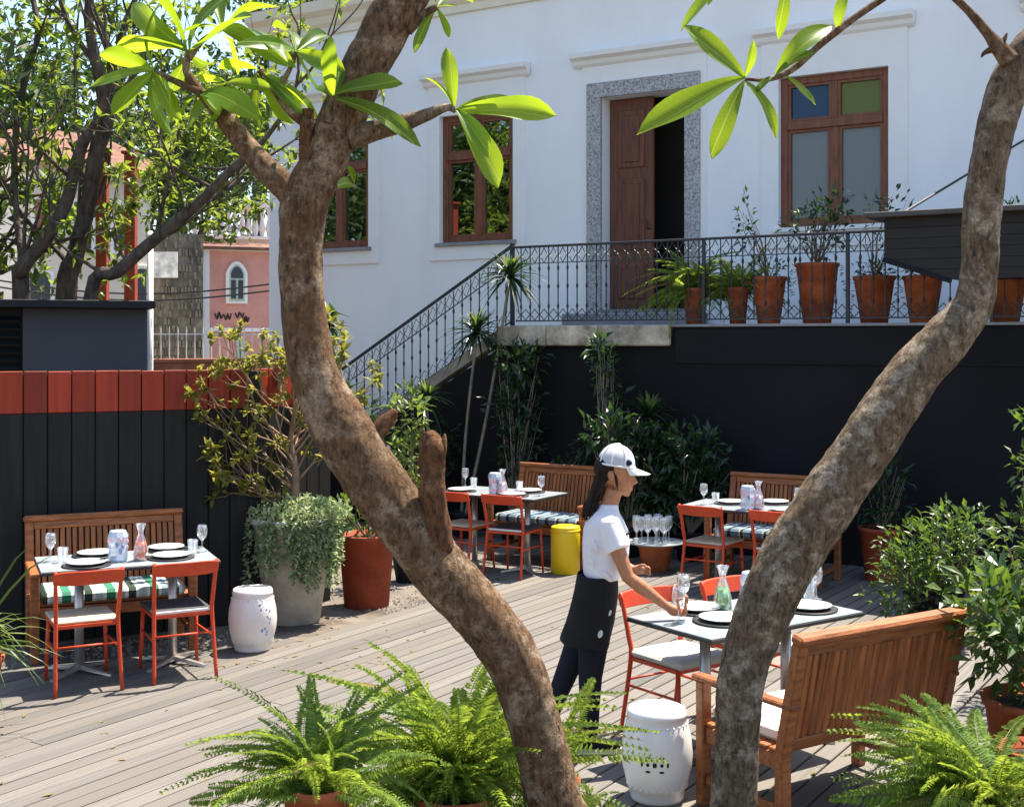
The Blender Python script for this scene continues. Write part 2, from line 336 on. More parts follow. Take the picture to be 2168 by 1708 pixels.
mat('pink_wall', (.62, .30, .24), .9, .1, 2, c2=(.66, .34, .28)); mat('cream_wall', (.66, .60, .48), .9, .15, 1.5)
mat('grey_wall', (.52, .50, .46), .9, .15, 1.5); mat('ruin', (.12, .11, .085), .95, .5, 2.5, .6, 8, c2=(.26, .24, .19))
mat('roof_tile', (.16, .065, .04), .85, .5, 3, .4, 20, c2=(.26, .12, .075)); mat('white_pole', (.74, .73, .70), .7); mat('rust_red', (.30, .05, .02), .7)
mat('window_dark', (.05, .06, .065), .2, .2, 2); mat('mint', (.42, .55, .47), .6); mat('banner', (.42, .55, .70), .7, .5, 5, c2=(.8, .82, .84)); mat('graffiti', (.05, .03, .03), .8)
mat('brick_wall', (.28, .10, .055), .9, .3, 6, .3, 20); mat('bed_stone', (.22, .19, .16), .9, .3, 5, .4, 20)
mat('wire', (.02, .02, .02), .6)

# ------------------------------------------------------------------ setting: ground, deck, beds
g = MB(); g.add([(-400, -400, -.06), (400, -400, -.06), (400, 400, -.06), (-400, 400, -.06)], [(0, 1, 2, 3)])
tag(g.build('ground', 'soil'), kind='structure')
FA = R(25); FU = V((math.cos(FA), math.sin(FA), 0)); FN = V((-math.sin(FA), math.cos(FA), 0)); F0 = V((-3.66, 9.58, 0))
deck = struct('deck'); deck.location = E0; deck.rotation_euler = (0, 0, RZ)
pl = MB(); w2 = .0532
pl.add([(-w2, 0, -.035), (w2, 0, -.035), (w2, 1, -.035), (-w2, 1, -.035), (-w2, 0, -.004), (w2, 0, -.004), (w2, 1, -.004), (-w2, 1, -.004),
        (-w2+.004, 0, 0), (w2-.004, 0, 0), (w2-.004, 1, 0), (-w2+.004, 1, 0)],
       [(0, 3, 2, 1), (0, 1, 5, 4), (1, 2, 6, 5), (2, 3, 7, 6), (3, 0, 4, 7), (4, 5, 9, 8), (5, 6, 10, 9), (6, 7, 11, 10), (7, 4, 8, 11), (8, 9, 10, 11)])
plank = None; UB = -2.38
BEDP = V((-2.9, 9.06, 0))
rnd = random.Random(3)
def plank_row(u, vmin, vmax):
    global plank
    v = vmin-rnd.random()*2.5
    while v < vmax-.02:
        Ln = rnd.uniform(2.6, 4.6); a, b = max(v, vmin), min(v+Ln, vmax)
        if b-a > .05:
            M = Matrix.Translation((u, a+.002, rnd.uniform(-.0015, .0015))) @ Matrix.Diagonal((1, b-a-.004, 1, 1))
            if plank is None:
                plank = pl.build('plank', 'deck', deck); plank.matrix_basis = M
            else: inst(plank, deck, M)
        v += Ln
u = -6.2
while u < 4.9:
    vmax = -.02; vmin = max((5.35-E0.y-U.y*u)/N.y, -9.5)
    if u < UB:                                   # stops at the gravel strip in front of the fence, starts again beyond the planted bed
        q0 = E0+U*u; vmax = (BEDP-q0).dot(FN)/N.dot(FN)
        if u > -4.9: plank_row(u, -2.45, -.02)
    plank_row(u, vmin, vmax)
    u += .1185
bed = MB()
pb = [F0-FU*2.2-FN*.25+V((0, 0, -.03)), E0+U*UB+N*((BEDP-(E0+U*UB)).dot(FN)/N.dot(FN))+V((0, 0, -.03)), E0+U*UB+N*-.05+V((0, 0, -.03)), E0+U*-9+N*-.05+V((0, 0, -.03)), F0+FU*-4+FN*3+V((0, 0, -.03)), ]
pb[0] = BEDP-FU*3.2+V((0, 0, -.03))
bed.add(pb, [tuple(range(len(pb)))]); tag(bed.build('soil_bed', 'soil'), kind='structure')
gv = MB(); rnd = random.Random(5)
for i in range(1500):
    if i < 800: p = BEDP+FU*rnd.uniform(-1.5, 1.3)+FN*rnd.uniform(.02, .6)
    else: p = E0+U*(UB-rnd.random()**1.5*1.2)+N*rnd.uniform(-4.2, -2)
    s = rnd.uniform(.008, .028); p.z = -.03+s*.3
    gv.add([p+V((rnd.uniform(-s, s)*.3, rnd.uniform(-s, s)*.3, s*.5)), p+V((s, 0, -s*.4)), p+V((-.3*s, s*.9, -s*.4)), p+V((-s, -.1*s, -s*.4)), p+V((.2*s, -s, -s*.4))], [(0, 1, 2), (0, 2, 3), (0, 3, 4), (0, 4, 1)])
tag(gv.build('gravel', 'gravel'), 'pale loose gravel and dry litter along the deck edge', 'gravel', kind='stuff')

# ------------------------------------------------------------------ white house
HO = 2.2
hs = thing('white_house', 'white plastered house with brown wooden windows and granite door surround', 'house', E0, RZ)
tz = lambda x, y: (WT(x, HO), WZ(x, y, HO))
ZT, ZTER = 6.95, 2.42
rw = (WT(1650, HO), WT(1882, HO), WZ(1650, 484, HO), WZ(1655, 166, HO))
mw = (WT(933, HO), WT(1088, HO), WZ(933, 518, HO), WZ(940, 215, HO))
lw_ = (WT(782, HO)-(mw[1]-mw[0]), WT(782, HO), mw[2], mw[3])
dr = (WT(1275, HO), WT(1452, HO), WZ(1300, 655, HO), WZ(1275, 208, HO))
fw = (rw[1]+1.75, rw[1]+1.75+(rw[1]-rw[0]), rw[2], rw[3])
mw = (mw[0], mw[1], rw[2]+.02, rw[3]); lw_ = (lw_[0], lw_[1], rw[2]+.02, rw[3])
print('win', rw, mw, lw_, 'door', dr)
TL, TR = WT(570, HO), 8.0
ops = [lw_, mw, dr, rw, fw]
wl = MB(); ts = sorted({TL, TR, *[a for o in ops for a in o[:2]]}); zs = sorted({-.06, ZT+.35, *[a for o in ops for a in o[2:]]})
for i in range(len(ts)-1):
    for j in range(len(zs)-1):
        tc_, zc = (ts[i]+ts[i+1])/2, (zs[j]+zs[j+1])/2
        if any(o[0] < tc_ < o[1] and o[2] < zc < o[3] for o in ops): continue
        wl.add([(ts[i], HO, zs[j]), (ts[i+1], HO, zs[j]), (ts[i+1], HO, zs[j+1]), (ts[i], HO, zs[j+1])], [(0, 1, 2, 3)])
for (a, b, c, d) in ops:
    for q in (((a, c), (a, d)), ((b, d), (b, c)), ((a, d), (b, d)), ((b, c), (a, c))):
        (x0, z0), (x1, z1) = q; wl.add([(x0, HO, z0), (x1, HO, z1), (x1, HO+.35, z1), (x0, HO+.35, z0)], [(0, 1, 2, 3)])
wl.add([(TL, HO, -.06), (TL, HO+9, -.06), (TL, HO+9, ZT+.35), (TL, HO, ZT+.35)], [(0, 3, 2, 1)])
wl.add([(TR, HO, -.06), (TR, HO+9, -.06), (TR, HO+9, ZT+.35), (TR, HO, ZT+.35)], [(0, 1, 2, 3)])
wl.add([(TL, HO+9, -.06), (TR, HO+9, -.06), (TR, HO+9, ZT+.35), (TL, HO+9, ZT+.35)], [(0, 1, 2, 3)])
wl.build('wall', 'plaster', hs)
MB().box(TL+.2, TR-.2, HO+.8, HO+2.2, 2.5, 6.6).build('shaded_interior', 'shaded_interior', hs)  # solid box in the dark colour that paints the unlit rooms
rf = MB(); zr = ZT+.36
rf.add([(TL-.3, HO-.3, zr), (TR+.3, HO-.3, zr), (TR+.3, HO+9.3, zr), (TL-.3, HO+9.3, zr), (TL+3, HO+4.5, zr+1.6), (TR-3, HO+4.5, zr+1.6)], [(0, 1, 5, 4), (1, 2, 5), (2, 3, 4, 5), (3, 0, 4), (0, 3, 2, 1)])
rf.build('roof', 'roof_tile', hs)
cn = MB(); pr = [(-.0, ZT-.1), (-.05, ZT-.1), (-.05, ZT), (-.12, ZT+.05), (-.16, ZT+.14), (-.28, ZT+.2), (-.32, ZT+.34), (0, ZT+.34)]
cn.add([(t, HO+a-.002, b) for t in (TL-.25, TR+.25) for a, b in pr], [(i, i+1, i+1+len(pr), i+len(pr)) for i in range(len(pr)-1)]+[tuple(range(len(pr)-1, -1, -1)), tuple(range(len(pr), 2*len(pr)))])
cn.build('cornice', 'cornice_cream', hs)
def window(o, kind):
    a, b, c, d = o; fr = MB(); t = .085; y0, y1 = HO+.05, HO+.16; zt = c+(d-c)*.68; xm = (a+b)/2
    fr.bbox(a+.004, a+t, y0, y1, c+.004, d-.004); fr.bbox(b-t, b-.004, y0, y1, c+.004, d-.004)
    fr.bbox(a+t, b-t, y0+.003, y1, d-t, d-.004); fr.bbox(a+t, b-t, y0+.003, y1, c+.004, c+t)
    fr.bbox(a+t, b-t, y0-.012, y1, zt-.05, zt+.05); fr.bbox(xm-.05, xm+.05, y0+.006, y1, c+t, zt-.05); fr.bbox(xm-.035, xm+.035, y0+.006, y1, zt+.05, d-t)
    for (x0, x1, z0, z1) in ((a+t, xm-.05, c+t, zt-.05), (xm+.05, b-t, c+t, zt-.05), (a+t, xm-.035, zt+.05, d-t), (xm+.035, b-t, zt+.05, d-t)):
        e = .035
        fr.box(x0, x0+e, y0+.02, y1-.01, z0, z1); fr.box(x1-e, x1, y0+.02, y1-.01, z0, z1); fr.box(x0+e, x1-e, y0+.022, y1-.01, z0, z0+e); fr.box(x0+e, x1-e, y0+.022, y1-.01, z1-e, z1)
    f = fr.build('window', 'window_wood', hs)
    for i, (x0, x1, z0, z1) in enumerate(((a+t, xm-.05, c+t, zt-.05), (xm+.05, b-t, c+t, zt-.05), (a+t, xm-.035, zt+.05, d-t), (xm+.035, b-t, zt+.05, d-t))):
        m = 'pane' if kind == 'dark' else ('pane_frost', 'pane_frost', 'pane_blue', 'pane_olive')[i]
        MB().box(x0+.034, x1-.034, y0+.055, y0+.062, z0+.034, z1-.034).build('pane', m, f)
    p = MB(); s = .19 if kind == 'dark' else .22; zb = c-.24; zc = d+.42
    p.box(a-s, a-.001, HO-.03, HO+.02, zb, zc); p.box(b+.001, b+s, HO-.03, HO+.02, zb, zc)
    p.box(a-.001, b+.001, HO-.03, HO+.02, d+.001, zc); p.box(a-.001, b+.001, HO-.03, HO+.02, zb, c-.001)
    p.build('window_surround', 'trim', hs)
    MB().bbox(a-.06, b+.06, HO-.07, HO+.04, c-.05, c+.002).build('window_sill', 'slab_grey' if kind == 'dark' else 'trim', hs)
    h = MB(); q = [(-.03, zc-.0), (-.07, zc+.03), (-.09, zc+.08), (-.16, zc+.11), (-.17, zc+.17), (0, zc+.19)]
    h.add([(x, HO+o_, z) for x in (a-s-.08, b+s+.08) for o_, z in q], [(i, i+1, i+7, i+6) for i in range(5)]+[(5, 4, 3, 2, 1, 0), (6, 7, 8, 9, 10, 11), (5, 0, 6, 11)])
    h.build('hood_moulding', 'trim', hs)
window(lw_, 'dark'); window(mw, 'dark'); window(rw, 'frost'); window(fw, 'frost')
# curtain panels behind the frosted panes
a, b, c, d = dr; gs = MB(); s = .21
gs.box(a-s, a-.002, HO-.05, HO+.12, c-.24, d); gs.box(b+.002, b+s, HO-.05, HO+.12, c-.24, d); gs.box(a-s, b+s, HO-.053, HO+.12, d+.002, d+.19)
gs.build('door_surround', 'granite', hs)
p = MB(); zc = d+.42; p.box(a-s-.08, b+s+.08, HO-.028, HO+.02, d+.2, zc); p.box(a-s-.08, a-s-.002, HO-.028, HO+.02, c-.2, d+.2); p.box(b+s+.002, b+s+.08, HO-.028, HO+.02, c-.2, d+.2)
p.build('door_panel_trim', 'trim', hs)
h = MB(); q = [(-.03, zc), (-.07, zc+.03), (-.09, zc+.08), (-.17, zc+.11), (-.18, zc+.17), (0, zc+.19)]
h.add([(x, HO+o_, z) for x in (a-s-.2, b+s+.2) for o_, z in q], [(i, i+1, i+7, i+6) for i in range(5)]+[(5, 4, 3, 2, 1, 0), (6, 7, 8, 9, 10, 11), (5, 0, 6, 11)])
h.build('hood_moulding', 'trim', hs)
dm = a+(b-a)*.54
dd = MB(); dd.bbox(a+.01, dm, HO+.2, HO+.25, c+.01, d-.01)
door = dd.build('door', 'door_wood', hs)
x0, x1 = a+.13, dm-.12
for z0, z1 in ((c+.14, c+.62), (c+.78, c+1.72), (c+1.86, d-.16)):
    k = MB(); k.bbox(x0, x1, HO+.18, HO+.2-.001, z0, z1, .008); k.bbox(x0+.07, x1-.07, HO+.165, HO+.18-.001, z0+.07, z1-.07, .008); k.build('door_panel', 'door_wood', door)
MB().tube([(dm-.06, HO+.2, c+1.05), (dm-.06, HO+.14, c+1.05), (dm-.06, HO+.14, c+1.16)], .012).build('door_handle', 'iron', door)
MB().bbox(b-.06, b-.012, HO+.27, HO+.85, c+.01, d-.01).build('open_door_leaf', 'door_wood', hs)
MB().bbox(a-s-.12, b+s+.12, HO-.5, HO-.055, ZTER+.002, c-.06, .01).build('door_step', 'slab_grey', hs)
MB().bbox(a, b, HO-.04, HO+.4, c-.07, c, .01).build('threshold', 'slab_grey', hs)

# ------------------------------------------------------------------ terrace and stairs
TC = WT(1080); TS = WT(1425)
te = thing('terrace', 'raised terrace with charcoal painted retaining wall in front of white house', 'terrace', E0, RZ)
MB().box(TC, TR, 0, HO-.002, -.06, ZTER-.03).build('retaining_wall', 'charcoal_wall', te)
zb = WZ(1700, 772)
MB().bbox(TS+.03, TR-.01, -.018, -.001, zb, ZTER-.05, .004).build('wall_band', 'charcoal_wall', te)
MB().bbox(TC+.01, TR-.02, -.03, HO-.003, ZTER-.028, ZTER, .006).build('paving_slab', 'slab_grey', te)
t = TC-.12; rnd = random.Random(11)
while t < TS-.1:
    L = min(rnd.uniform(.55, .8), TS-t)
    if TS-(t+L) < .3: L = TS-t
    k = MB(); k.bbox(t+.003, t+L-.003, -.10-rnd.random()*.012, -.032, ZTER-.225-rnd.random()*.012, ZTER-.006, .014); k.build('ledge_stone', 'tan_stone', te); t += L
RISE, RUN, NS = .173, .302, 14
st = thing('stone_staircase', 'stone staircase climbing along the white house to the terrace', 'staircase', E0, RZ)
for i in range(NS-1):
    ta = TC-(i+1)*RUN
    MB().bbox(ta, ta+RUN-.002, .13, HO-.004, -.06, ZTER-(i+1)*RISE, .006).build('step', 'stair_stone', st)
def slopez(t): return ZTER+(t-TC)*RISE/RUN
tb = TC-NS*RUN
sg = MB(); sg.add([(tt, oo, zz) for oo in (-.02, .127) for tt, zz in ((tb, -.06), (TC-.002, -.06), (TC-.002, ZTER-.19), (tb, slopez(tb)-.12))], [(0, 1, 2, 3), (7, 6, 5, 4), (3, 2, 6, 7), (0, 3, 7, 4), (1, 5, 6, 2)])
sg.build('stringer_wall', 'charcoal_wall', st)
cp = MB(); cp.add([(tt, oo, zz) for oo in (-.05, .13) for tt, zz in ((tb, slopez(tb)-.118), (TC-.122, slopez(TC-.12)-.118), (TC-.122, slopez(TC-.12)+.02), (tb, slopez(tb)+.02))], [(0, 1, 2, 3), (7, 6, 5, 4), (3, 2, 6, 7), (0, 3, 7, 4), (1, 5, 6, 2), (0, 4, 5, 1)])
cp.build('coping', 'stair_stone', st)

def baluster(slope, h, zb=.05):
    b = MB(); w = .0625
    sh = lambda x, z: V((x, 0, z+x*slope))
    b.tube([(0, 0, zb), (0, 0, h-.02)], .0075, 6)
    for z in (.22, .45, .66): b.lathe([(.0075, z-.03), (.015, z-.012), (.015, z+.012), (.0075, z+.03)], 6)
    for z0, z1 in ((h-.20, h-.025), (.06, .19)):
        zm = (z0+z1)/2
        for s in (-1, 1):
            b.tube([sh(-w, z0 if s > 0 else z1), sh(-w*.4, zm-.02*s), sh(0, zm+0*s), sh(w*.4, zm+.02*s), sh(w, z1 if s > 0 else z0)], .004 if slope else .005, 5)
    return b
HR = .92
ra = thing('terrace_railing', 'black wrought iron railing along the terrace edge in front of door', 'railing', E0, RZ)
RO = .05; t0, t1 = TC+.05, TR-.2
MB().bbox(t0-.03, t1, RO-.022, RO+.022, ZTER+HR-.02, ZTER+HR+.008, .006).build('handrail', 'iron', ra)
MB().box(t0, t1, RO-.008, RO+.008, ZTER+.045, ZTER+.06).build('bottom_rail', 'iron', ra)
MB().box(t0, t1, RO-.006, RO+.006, ZTER+HR-.205, ZTER+HR-.195).build('lattice_rail', 'iron', ra)
bl = None; n = 0; t = t0+.07
while t < t1-.05:
    if t > WT(2190): break
    if bl is None: bl = baluster(0, HR).build('baluster', 'iron', ra, loc=(t, RO, ZTER))
    else: inst(bl, ra, Matrix.Translation((t, RO, ZTER)))
    t += .125
for x in (1490, 1795, 2100): MB().bbox(WT(x, RO)-.018, WT(x, RO)+.018, RO-.019, RO+.019, ZTER, ZTER+HR-.021, .004).build('post', 'iron', ra)
sr = thing('stair_railing', 'black wrought iron railing sloping down the stone staircase', 'railing', E0, RZ)
SL = RISE/RUN
sl = lambda t_, z: V((t_, RO, ZTER+(t_-TC)*SL+z))
def slope_bar(ta, tb_, z0, z1, wd):
    return MB().add([(q.x, RO+o_, q.z) for o_ in (-wd, wd) for q in (sl(ta, z0), sl(tb_, z0), sl(tb_, z1), sl(ta, z1))], [(0, 1, 2, 3), (7, 6, 5, 4), (3, 2, 6, 7), (0, 3, 7, 4), (1, 5, 6, 2), (0, 4, 5, 1)])
slope_bar(tb+.2, TC, HR+.0, HR+.03, .022).build('handrail', 'iron', sr)
slope_bar(tb+.2, TC, .05, .066, .008).build('bottom_rail', 'iron', sr)
slope_bar(tb+.2, TC, HR-.21, HR-.198, .006).build('lattice_rail', 'iron', sr)
bl = None; t = TC-.09
while t > tb+.3:
    if bl is None: bl = baluster(SL, HR).build('baluster', 'iron', sr, loc=sl(t, 0))
    else: inst(bl, sr, Matrix.Translation(sl(t, 0)))
    t -= .125
MB().bbox(TC-.022, TC+.022, RO-.023, RO+.023, ZTER-.0, ZTER+HR+.05, .004).build('newel_post', 'iron', sr)
MB().bbox(tb+.18, tb+.225, RO-.02, RO+.02, slopez(tb+.2), slopez(tb+.2)+HR+.04, .004).build('newel_post', 'iron', sr)

# ------------------------------------------------------------------ dark canopy on the right
CO = -.6
ca = thing('wooden_canopy', 'dark wooden canopy box hung by a cable over the terrace edge', 'canopy', E0, RZ)
cz1 = WZ(1870, 462, CO); cz0 = WZ(2140, 588, CO); ct = WT(1872, CO); ctr = TR-.5
MB().bbox(WT(1830, CO-.1), ctr, CO-.12, .5, cz1, cz1+.05, .006).build('roof_board', 'canopy_top', ca)
nb = 6; hgt = (cz1-cz0)/nb; zk = WZ(1872, 548, CO); tk = WT(2015, CO)
for i in range(nb):
    z0, z1 = cz0+i*hgt, cz0+(i+1)*hgt-.004
    f0 = lambda z: ct if z >= zk else ct+(tk-ct)*(zk-z)/(zk-cz0)
    k = MB(); k.add([(f0(z0), CO, z0), (ctr, CO, z0), (ctr, CO, z1), (f0(z1), CO, z1), (f0(z0), CO+.022, z0), (ctr, CO+.022, z0), (ctr, CO+.022, z1), (f0(z1), CO+.022, z1)], [(0, 1, 2, 3), (7, 6, 5, 4), (3, 2, 6, 7), (0, 3, 7, 4), (1, 5, 6, 2), (0, 4, 5, 1)])
    k.build('cladding_board', 'canopy', ca)
k = MB(); k.add([(ct, CO+.024, zk), (tk, CO+.024, cz0), (tk, CO+.024, cz1-.001), (ct, CO+.024, cz1-.001), (ct, .48, zk), (tk, .48, cz0), (tk, .48, cz1-.001), (ct, .48, cz1-.001)], [(0, 1, 2, 3), (7, 6, 5, 4), (3, 2, 6, 7), (0, 3, 7, 4), (1, 5, 6, 2), (0, 4, 5, 1)])
k.build('end_box', 'canopy', ca)
MB().box(tk+.001, ctr-.01, CO+.024, .48, cz0+.02, cz1-.001).build('soffit_box', 'near_black', ca)
k = MB(); d_ = V((tk-ct, 0, cz0-zk)).normalized(); k.tube([V((ct-.01, CO-.015, zk-.01)), V((tk, CO-.015, cz0-.02))], .022, 6); k.build('edge_strip', 'near_black', ca)
for tt in (ctr-.1, ctr-1.6): MB().bbox(tt-.05, tt+.05, CO+.05, CO+.15, -.05, cz0+.03, .005).build('post', 'near_black', ca)
tc1 = WT(1905, CO+.3); MB().tube([(tc1, CO+.3, cz1+.05), (WT(2168, HO), HO-.02, WZ(2168, 298, HO))], .012, 6).build('cable', 'wire', ca)

# ------------------------------------------------------------------ fence on the left, shed behind it
fe = thing('board_fence', 'charcoal vertical board fence with red stained board tops behind left bench', 'fence', F0, FA)
FT, FM = 2.015, 1.70
rnd = random.Random(2); s = -.95; first = None
def fence_run(par, s0, s1):
    global first
    s = s0
    while s < s1:
        wd = .172
        k = MB(); k.bbox(s+.004, s+wd-.004, 0, .028, -.05, FM, .004)
        k.build('board', 'fence_dark', par)
        k = MB(); k.bbox(s+.004, s+wd-.004, -.004, .026, FM+.002, FT+rnd.uniform(-.004, .004), .004); k.build('red_board_top', 'fence_red', par)
        s += wd
fence_run(fe, -1.03, 1.72)
MB().box(-1.03, 1.72, .0285, .0295, -.05, FT-.03).build('light_block_sheet', 'near_black', fe)  # dark sheet added behind the boards to block light in the gaps
MB().box(-1.03, 1.72, .03, .07, .25, .33).build('rail', 'fence_dark', fe); MB().box(-1.03, 1.72, .03, .07, 1.5, 1.58).build('rail', 'fence_dark', fe)
for s in (-1.0, .3, 1.62): MB().box(s, s+.08, .071, .15, -.05, 1.9).build('post', 'fence_dark', fe)
k = MB(); rn2 = random.Random(4)
f2a = F0+FU*1.75; A2 = R(62)
fe2 = thing('board_fence', 'short return of charcoal and red board fence hidden behind yellow shrub', 'fence', f2a, A2)
fence_run(fe2, 0, .9); MB().box(0, .9, .0285, .0295, -.05, FT-.03).build('light_block_sheet', 'near_black', fe2)  # the return gets the same added sheet against light between boards
MB().box(0, .9, .03, .07, .25, .33).build('rail', 'fence_dark', fe2); MB().box(0, .9, .03, .07, 1.5, 1.58).build('rail', 'fence_dark', fe2)
MB().bbox(1.70, 1.80, -.02, .10, -.05, FT-.01, .005).build('corner_gap_post', 'fence_dark', fe)  # added to cover the bright gap where the two runs meet
# shed
SD = 12.0
sa = PD(48, 700, SD); sb = PD(312, 700, SD+.4); su = (V((sb.x, sb.y, 0))-V((sa.x, sa.y, 0))); sw = su.length
sh = thing('garden_shed', 'dark grey flat roofed shed with slab roof behind the fence', 'shed', (sa.x, sa.y, 0), math.atan2(su.y, su.x))
sz = PD(100, 652, SD).z
MB().bbox(0, sw, 0, 1.6, -.06, sz, .005).build('wall', 'shed_grey', sh)
MB().bbox(-1.6, sw+.06, -.22, 1.8, sz+.002, sz+.075, .006).build('roof', 'near_black', sh)
MB().box(-1.5, -.005, .12, 1.5, -.06, sz).build('louvre_bay', 'near_black', sh)
for i in range(9):
    z = 1.85+i*.075; m = Matrix.Translation((0, .06, z)) @ Matrix.Rotation(R(35), 4, 'X')
    MB().box(-1.45, -.03, -.04, .04, -.006, .006, m).build('slat', 'near_black', sh)

# ------------------------------------------------------------------ street beyond the fence
def smooth_path(pts, rad, n=5):
    P = [V(p) for p in pts]; out = []; ro = []
    for i in range(len(P)-1):
        p0, p1, p2, p3 = P[max(i-1, 0)], P[i], P[i+1], P[min(i+2, len(P)-1)]
        for k in range(n):
            t = k/n; out.append(.5*((2*p1)+(p2-p0)*t+(2*p0-5*p1+4*p2-p3)*t*t+(3*p1-p0-3*p2+p3)*t**3)); ro.append(rad[i]*(1-t)+rad[i+1]*t)
    return out+[P[-1]], ro+[rad[-1]]
def facade(name, label, x0, x1, ytop, d0, d1, depth, matn, zb=-.06):
    a = PD(x0, 700, d0); b = PD(x1, 700, d1); a.z = b.z = 0; uv = b-a; wd = uv.length
    t = thing(name, label, 'house', a, math.atan2(uv.y, uv.x)); zt = PD(x0, ytop, d0).z
    MB().box(0, wd, 0, depth, zb, zt).build('wall', matn, t)
    X = lambda x: wd*(x-x0)/(x1-x0); Z = lambda y: H-(y-HY)/F*d0
    return t, wd, zt, X, Z
pk, wd, zt, X, Z = facade('pink_house', 'small pink house with white trim and pointed arch window', 428, 640, 522, 32, 33, 8, 'pink_wall')
for x0, x1, y0, y1, o in ((424, 442, 524, 770, .08), (428, 640, 520, 530, .14), (440, 640, 694, 702, .07)):
    MB().box(X(x0), X(x1), -o, -.002, Z(y1), Z(y0)).build('white_trim', 'trim', pk)
pr_ = MB(); pr_.add([(-.2, -.25, zt), (wd+.2, -.25, zt), (wd+.2, 2.2, zt+.28), (-.2, 2.2, zt+.28), (-.2, -.25, zt-.08), (wd+.2, -.25, zt-.08)], [(0, 1, 2, 3), (4, 5, 1, 0)]); pr_.build('roof', 'roof_tile', pk)
wx0, wx1, wy0, wy1, wya = X(476), X(521), Z(642), Z(578), Z(552)
def arch(x0, x1, z0, zs, za, n=10):
    xm = (x0+x1)/2; pts = [(x0, z0), (x1, z0)]
    for i in range(n+1):
        t = i/n; pts.append((x1-(x1-x0)*t, zs+(za-zs)*math.sin(math.pi*t)**.75))
    return pts
def slab(pts, y0, y1):
    n = len(pts); return MB().add([(a, y0, b) for a, b in pts]+[(a, y1, b) for a, b in pts], [tuple(range(n)), tuple(range(2*n-1, n-1, -1))]+[(i, i+n, (i+1) % n+n, (i+1) % n) for i in range(n)])
wo = slab(arch(wx0, wx1, wy0, wy1, wya), -.10, -.003).build('window', 'trim', pk)
slab(arch(X(483), X(514), Z(637), wy1, Z(559)), -.115, -.101).build('pane', 'mint', wo)
for a_, b_ in ((486, 496), (501, 511)): MB().box(X(a_), X(b_), -.13, -.116, Z(632), Z(592)).build('pane', 'window_dark', wo)
slab(arch(X(486), X(511), Z(588), wy1, Z(563)), -.13, -.116).build('pane', 'window_dark', wo)
rnd = random.Random(9); k = MB()
for x, y, sx in ((462, 668, 16), (480, 670, 14), (505, 666, 18), (518, 674, 12)):
    q = []; n_ = 11
    for i in range(n_): q.append((X(x-sx*.5+sx*i/n_+3*math.sin(i*2.1)), -.012, Z(y+rnd.uniform(3, 8)*(1 if i % 2 else -1))))
    k.tube(smooth_path(q, [.02]*len(q), 4)[0], .016, 4)
k.build('graffiti', 'graffiti', pk)
MB().box(X(500), X(517), -.03, -.003, Z(770), Z(712)).build('door', 'mint', pk)
ru, wd, zt, X, Z = facade('stone_ruin', 'weathered grey stone ruin wall beside the pink house', 318, 430, 492, 31, 31.6, 5, 'ruin')
rnd = random.Random(12)
for i in range(16):
    for j in range(26):
        if rnd.random() < .12: continue
        x0 = wd*i/16+(.03 if j % 2 else 0); z0 = zt*j/26
        MB().box(x0+.01, min(wd, x0+wd/16-.01), -.02-rnd.random()*.05, -.001, z0+.008, z0+zt/26-.008).build('stone', 'ruin', ru) if (j > 7 and i % 1 == 0 and rnd.random() < .55) else None
bn = MB(); bn.box(0, .62, 0, .02, 0, .62); q = PD(321, 588, 30.6); ob = bn.build('banner', 'banner', loc=q); tag(ob, 'faded blue and white printed banner hung on the stone ruin', 'banner')
bal, wd, zt, X, Z = facade('balustrade_house', 'old stone house with balustraded parapet above pink roof', 405, 660, 505, 40, 41, 8, 'grey_wall')
MB().box(-.1, wd+.1, -.25, .3, zt+1.0, zt+1.18).build('parapet_rail', 'trim', bal); MB().box(-.1, wd+.1, -.2, .3, zt+.002, zt+.1).build('parapet_base', 'trim', bal)
for i in range(18):
    MB().lathe([(.05, 0), (.11, .25), (.05, .55), (.07, .89)], 8, (wd*(i+.5)/18, 0, zt+.1)).build('baluster', 'trim', bal)
cr, wd, zt, X, Z = facade('cream_house', 'cream street house with red tiled roof behind dark tree trunks', 40, 318, 340, 27, 29, 7, 'cream_wall')
k = MB(); k.add([(-.4, -.5, zt-.1), (wd+.4, -.5, zt-.1), (wd+.4, 3.5, zt+1.3), (-.4, 3.5, zt+1.3), (-.4, -.5, zt-.02), (wd+.4, -.5, zt-.02)], [(0, 1, 5, 4), (4, 5, 2, 3), (0, 2, 3, 1)]); k.build('roof', 'roof_tile', cr)
for x0, x1, y0, y1 in ((70, 112, 420, 520), (150, 185, 420, 520), (235, 275, 420, 520), (280, 306, 560, 680), (60, 100, 580, 690)):
    wn_ = MB().box(X(x0)-.08, X(x1)+.08, -.06, -.002, Z(y1)-.08, Z(y0)+.08).build('window', 'trim', cr)
    MB().box(X(x0), X(x1), -.08, -.061, Z(y1), Z(y0)).build('pane', 'window_dark' if x0 != 70 else 'brick_wall', wn_)
gy, wd, zt, X, Z = facade('grey_house', 'pale grey gabled house at far left behind the tree', -160, 36, 430, 24, 26, 7, 'grey_wall')
k = MB(); k.add([(0, 0, zt+.002), (wd, 0, zt+.002), (wd/2, 0, zt+1.6), (0, 7, zt+.002), (wd, 7, zt+.002), (wd/2, 7, zt+1.6)], [(0, 1, 2), (5, 4, 3), (0, 2, 5, 3), (1, 4, 5, 2)]); k.build('gable', 'grey_wall', gy)
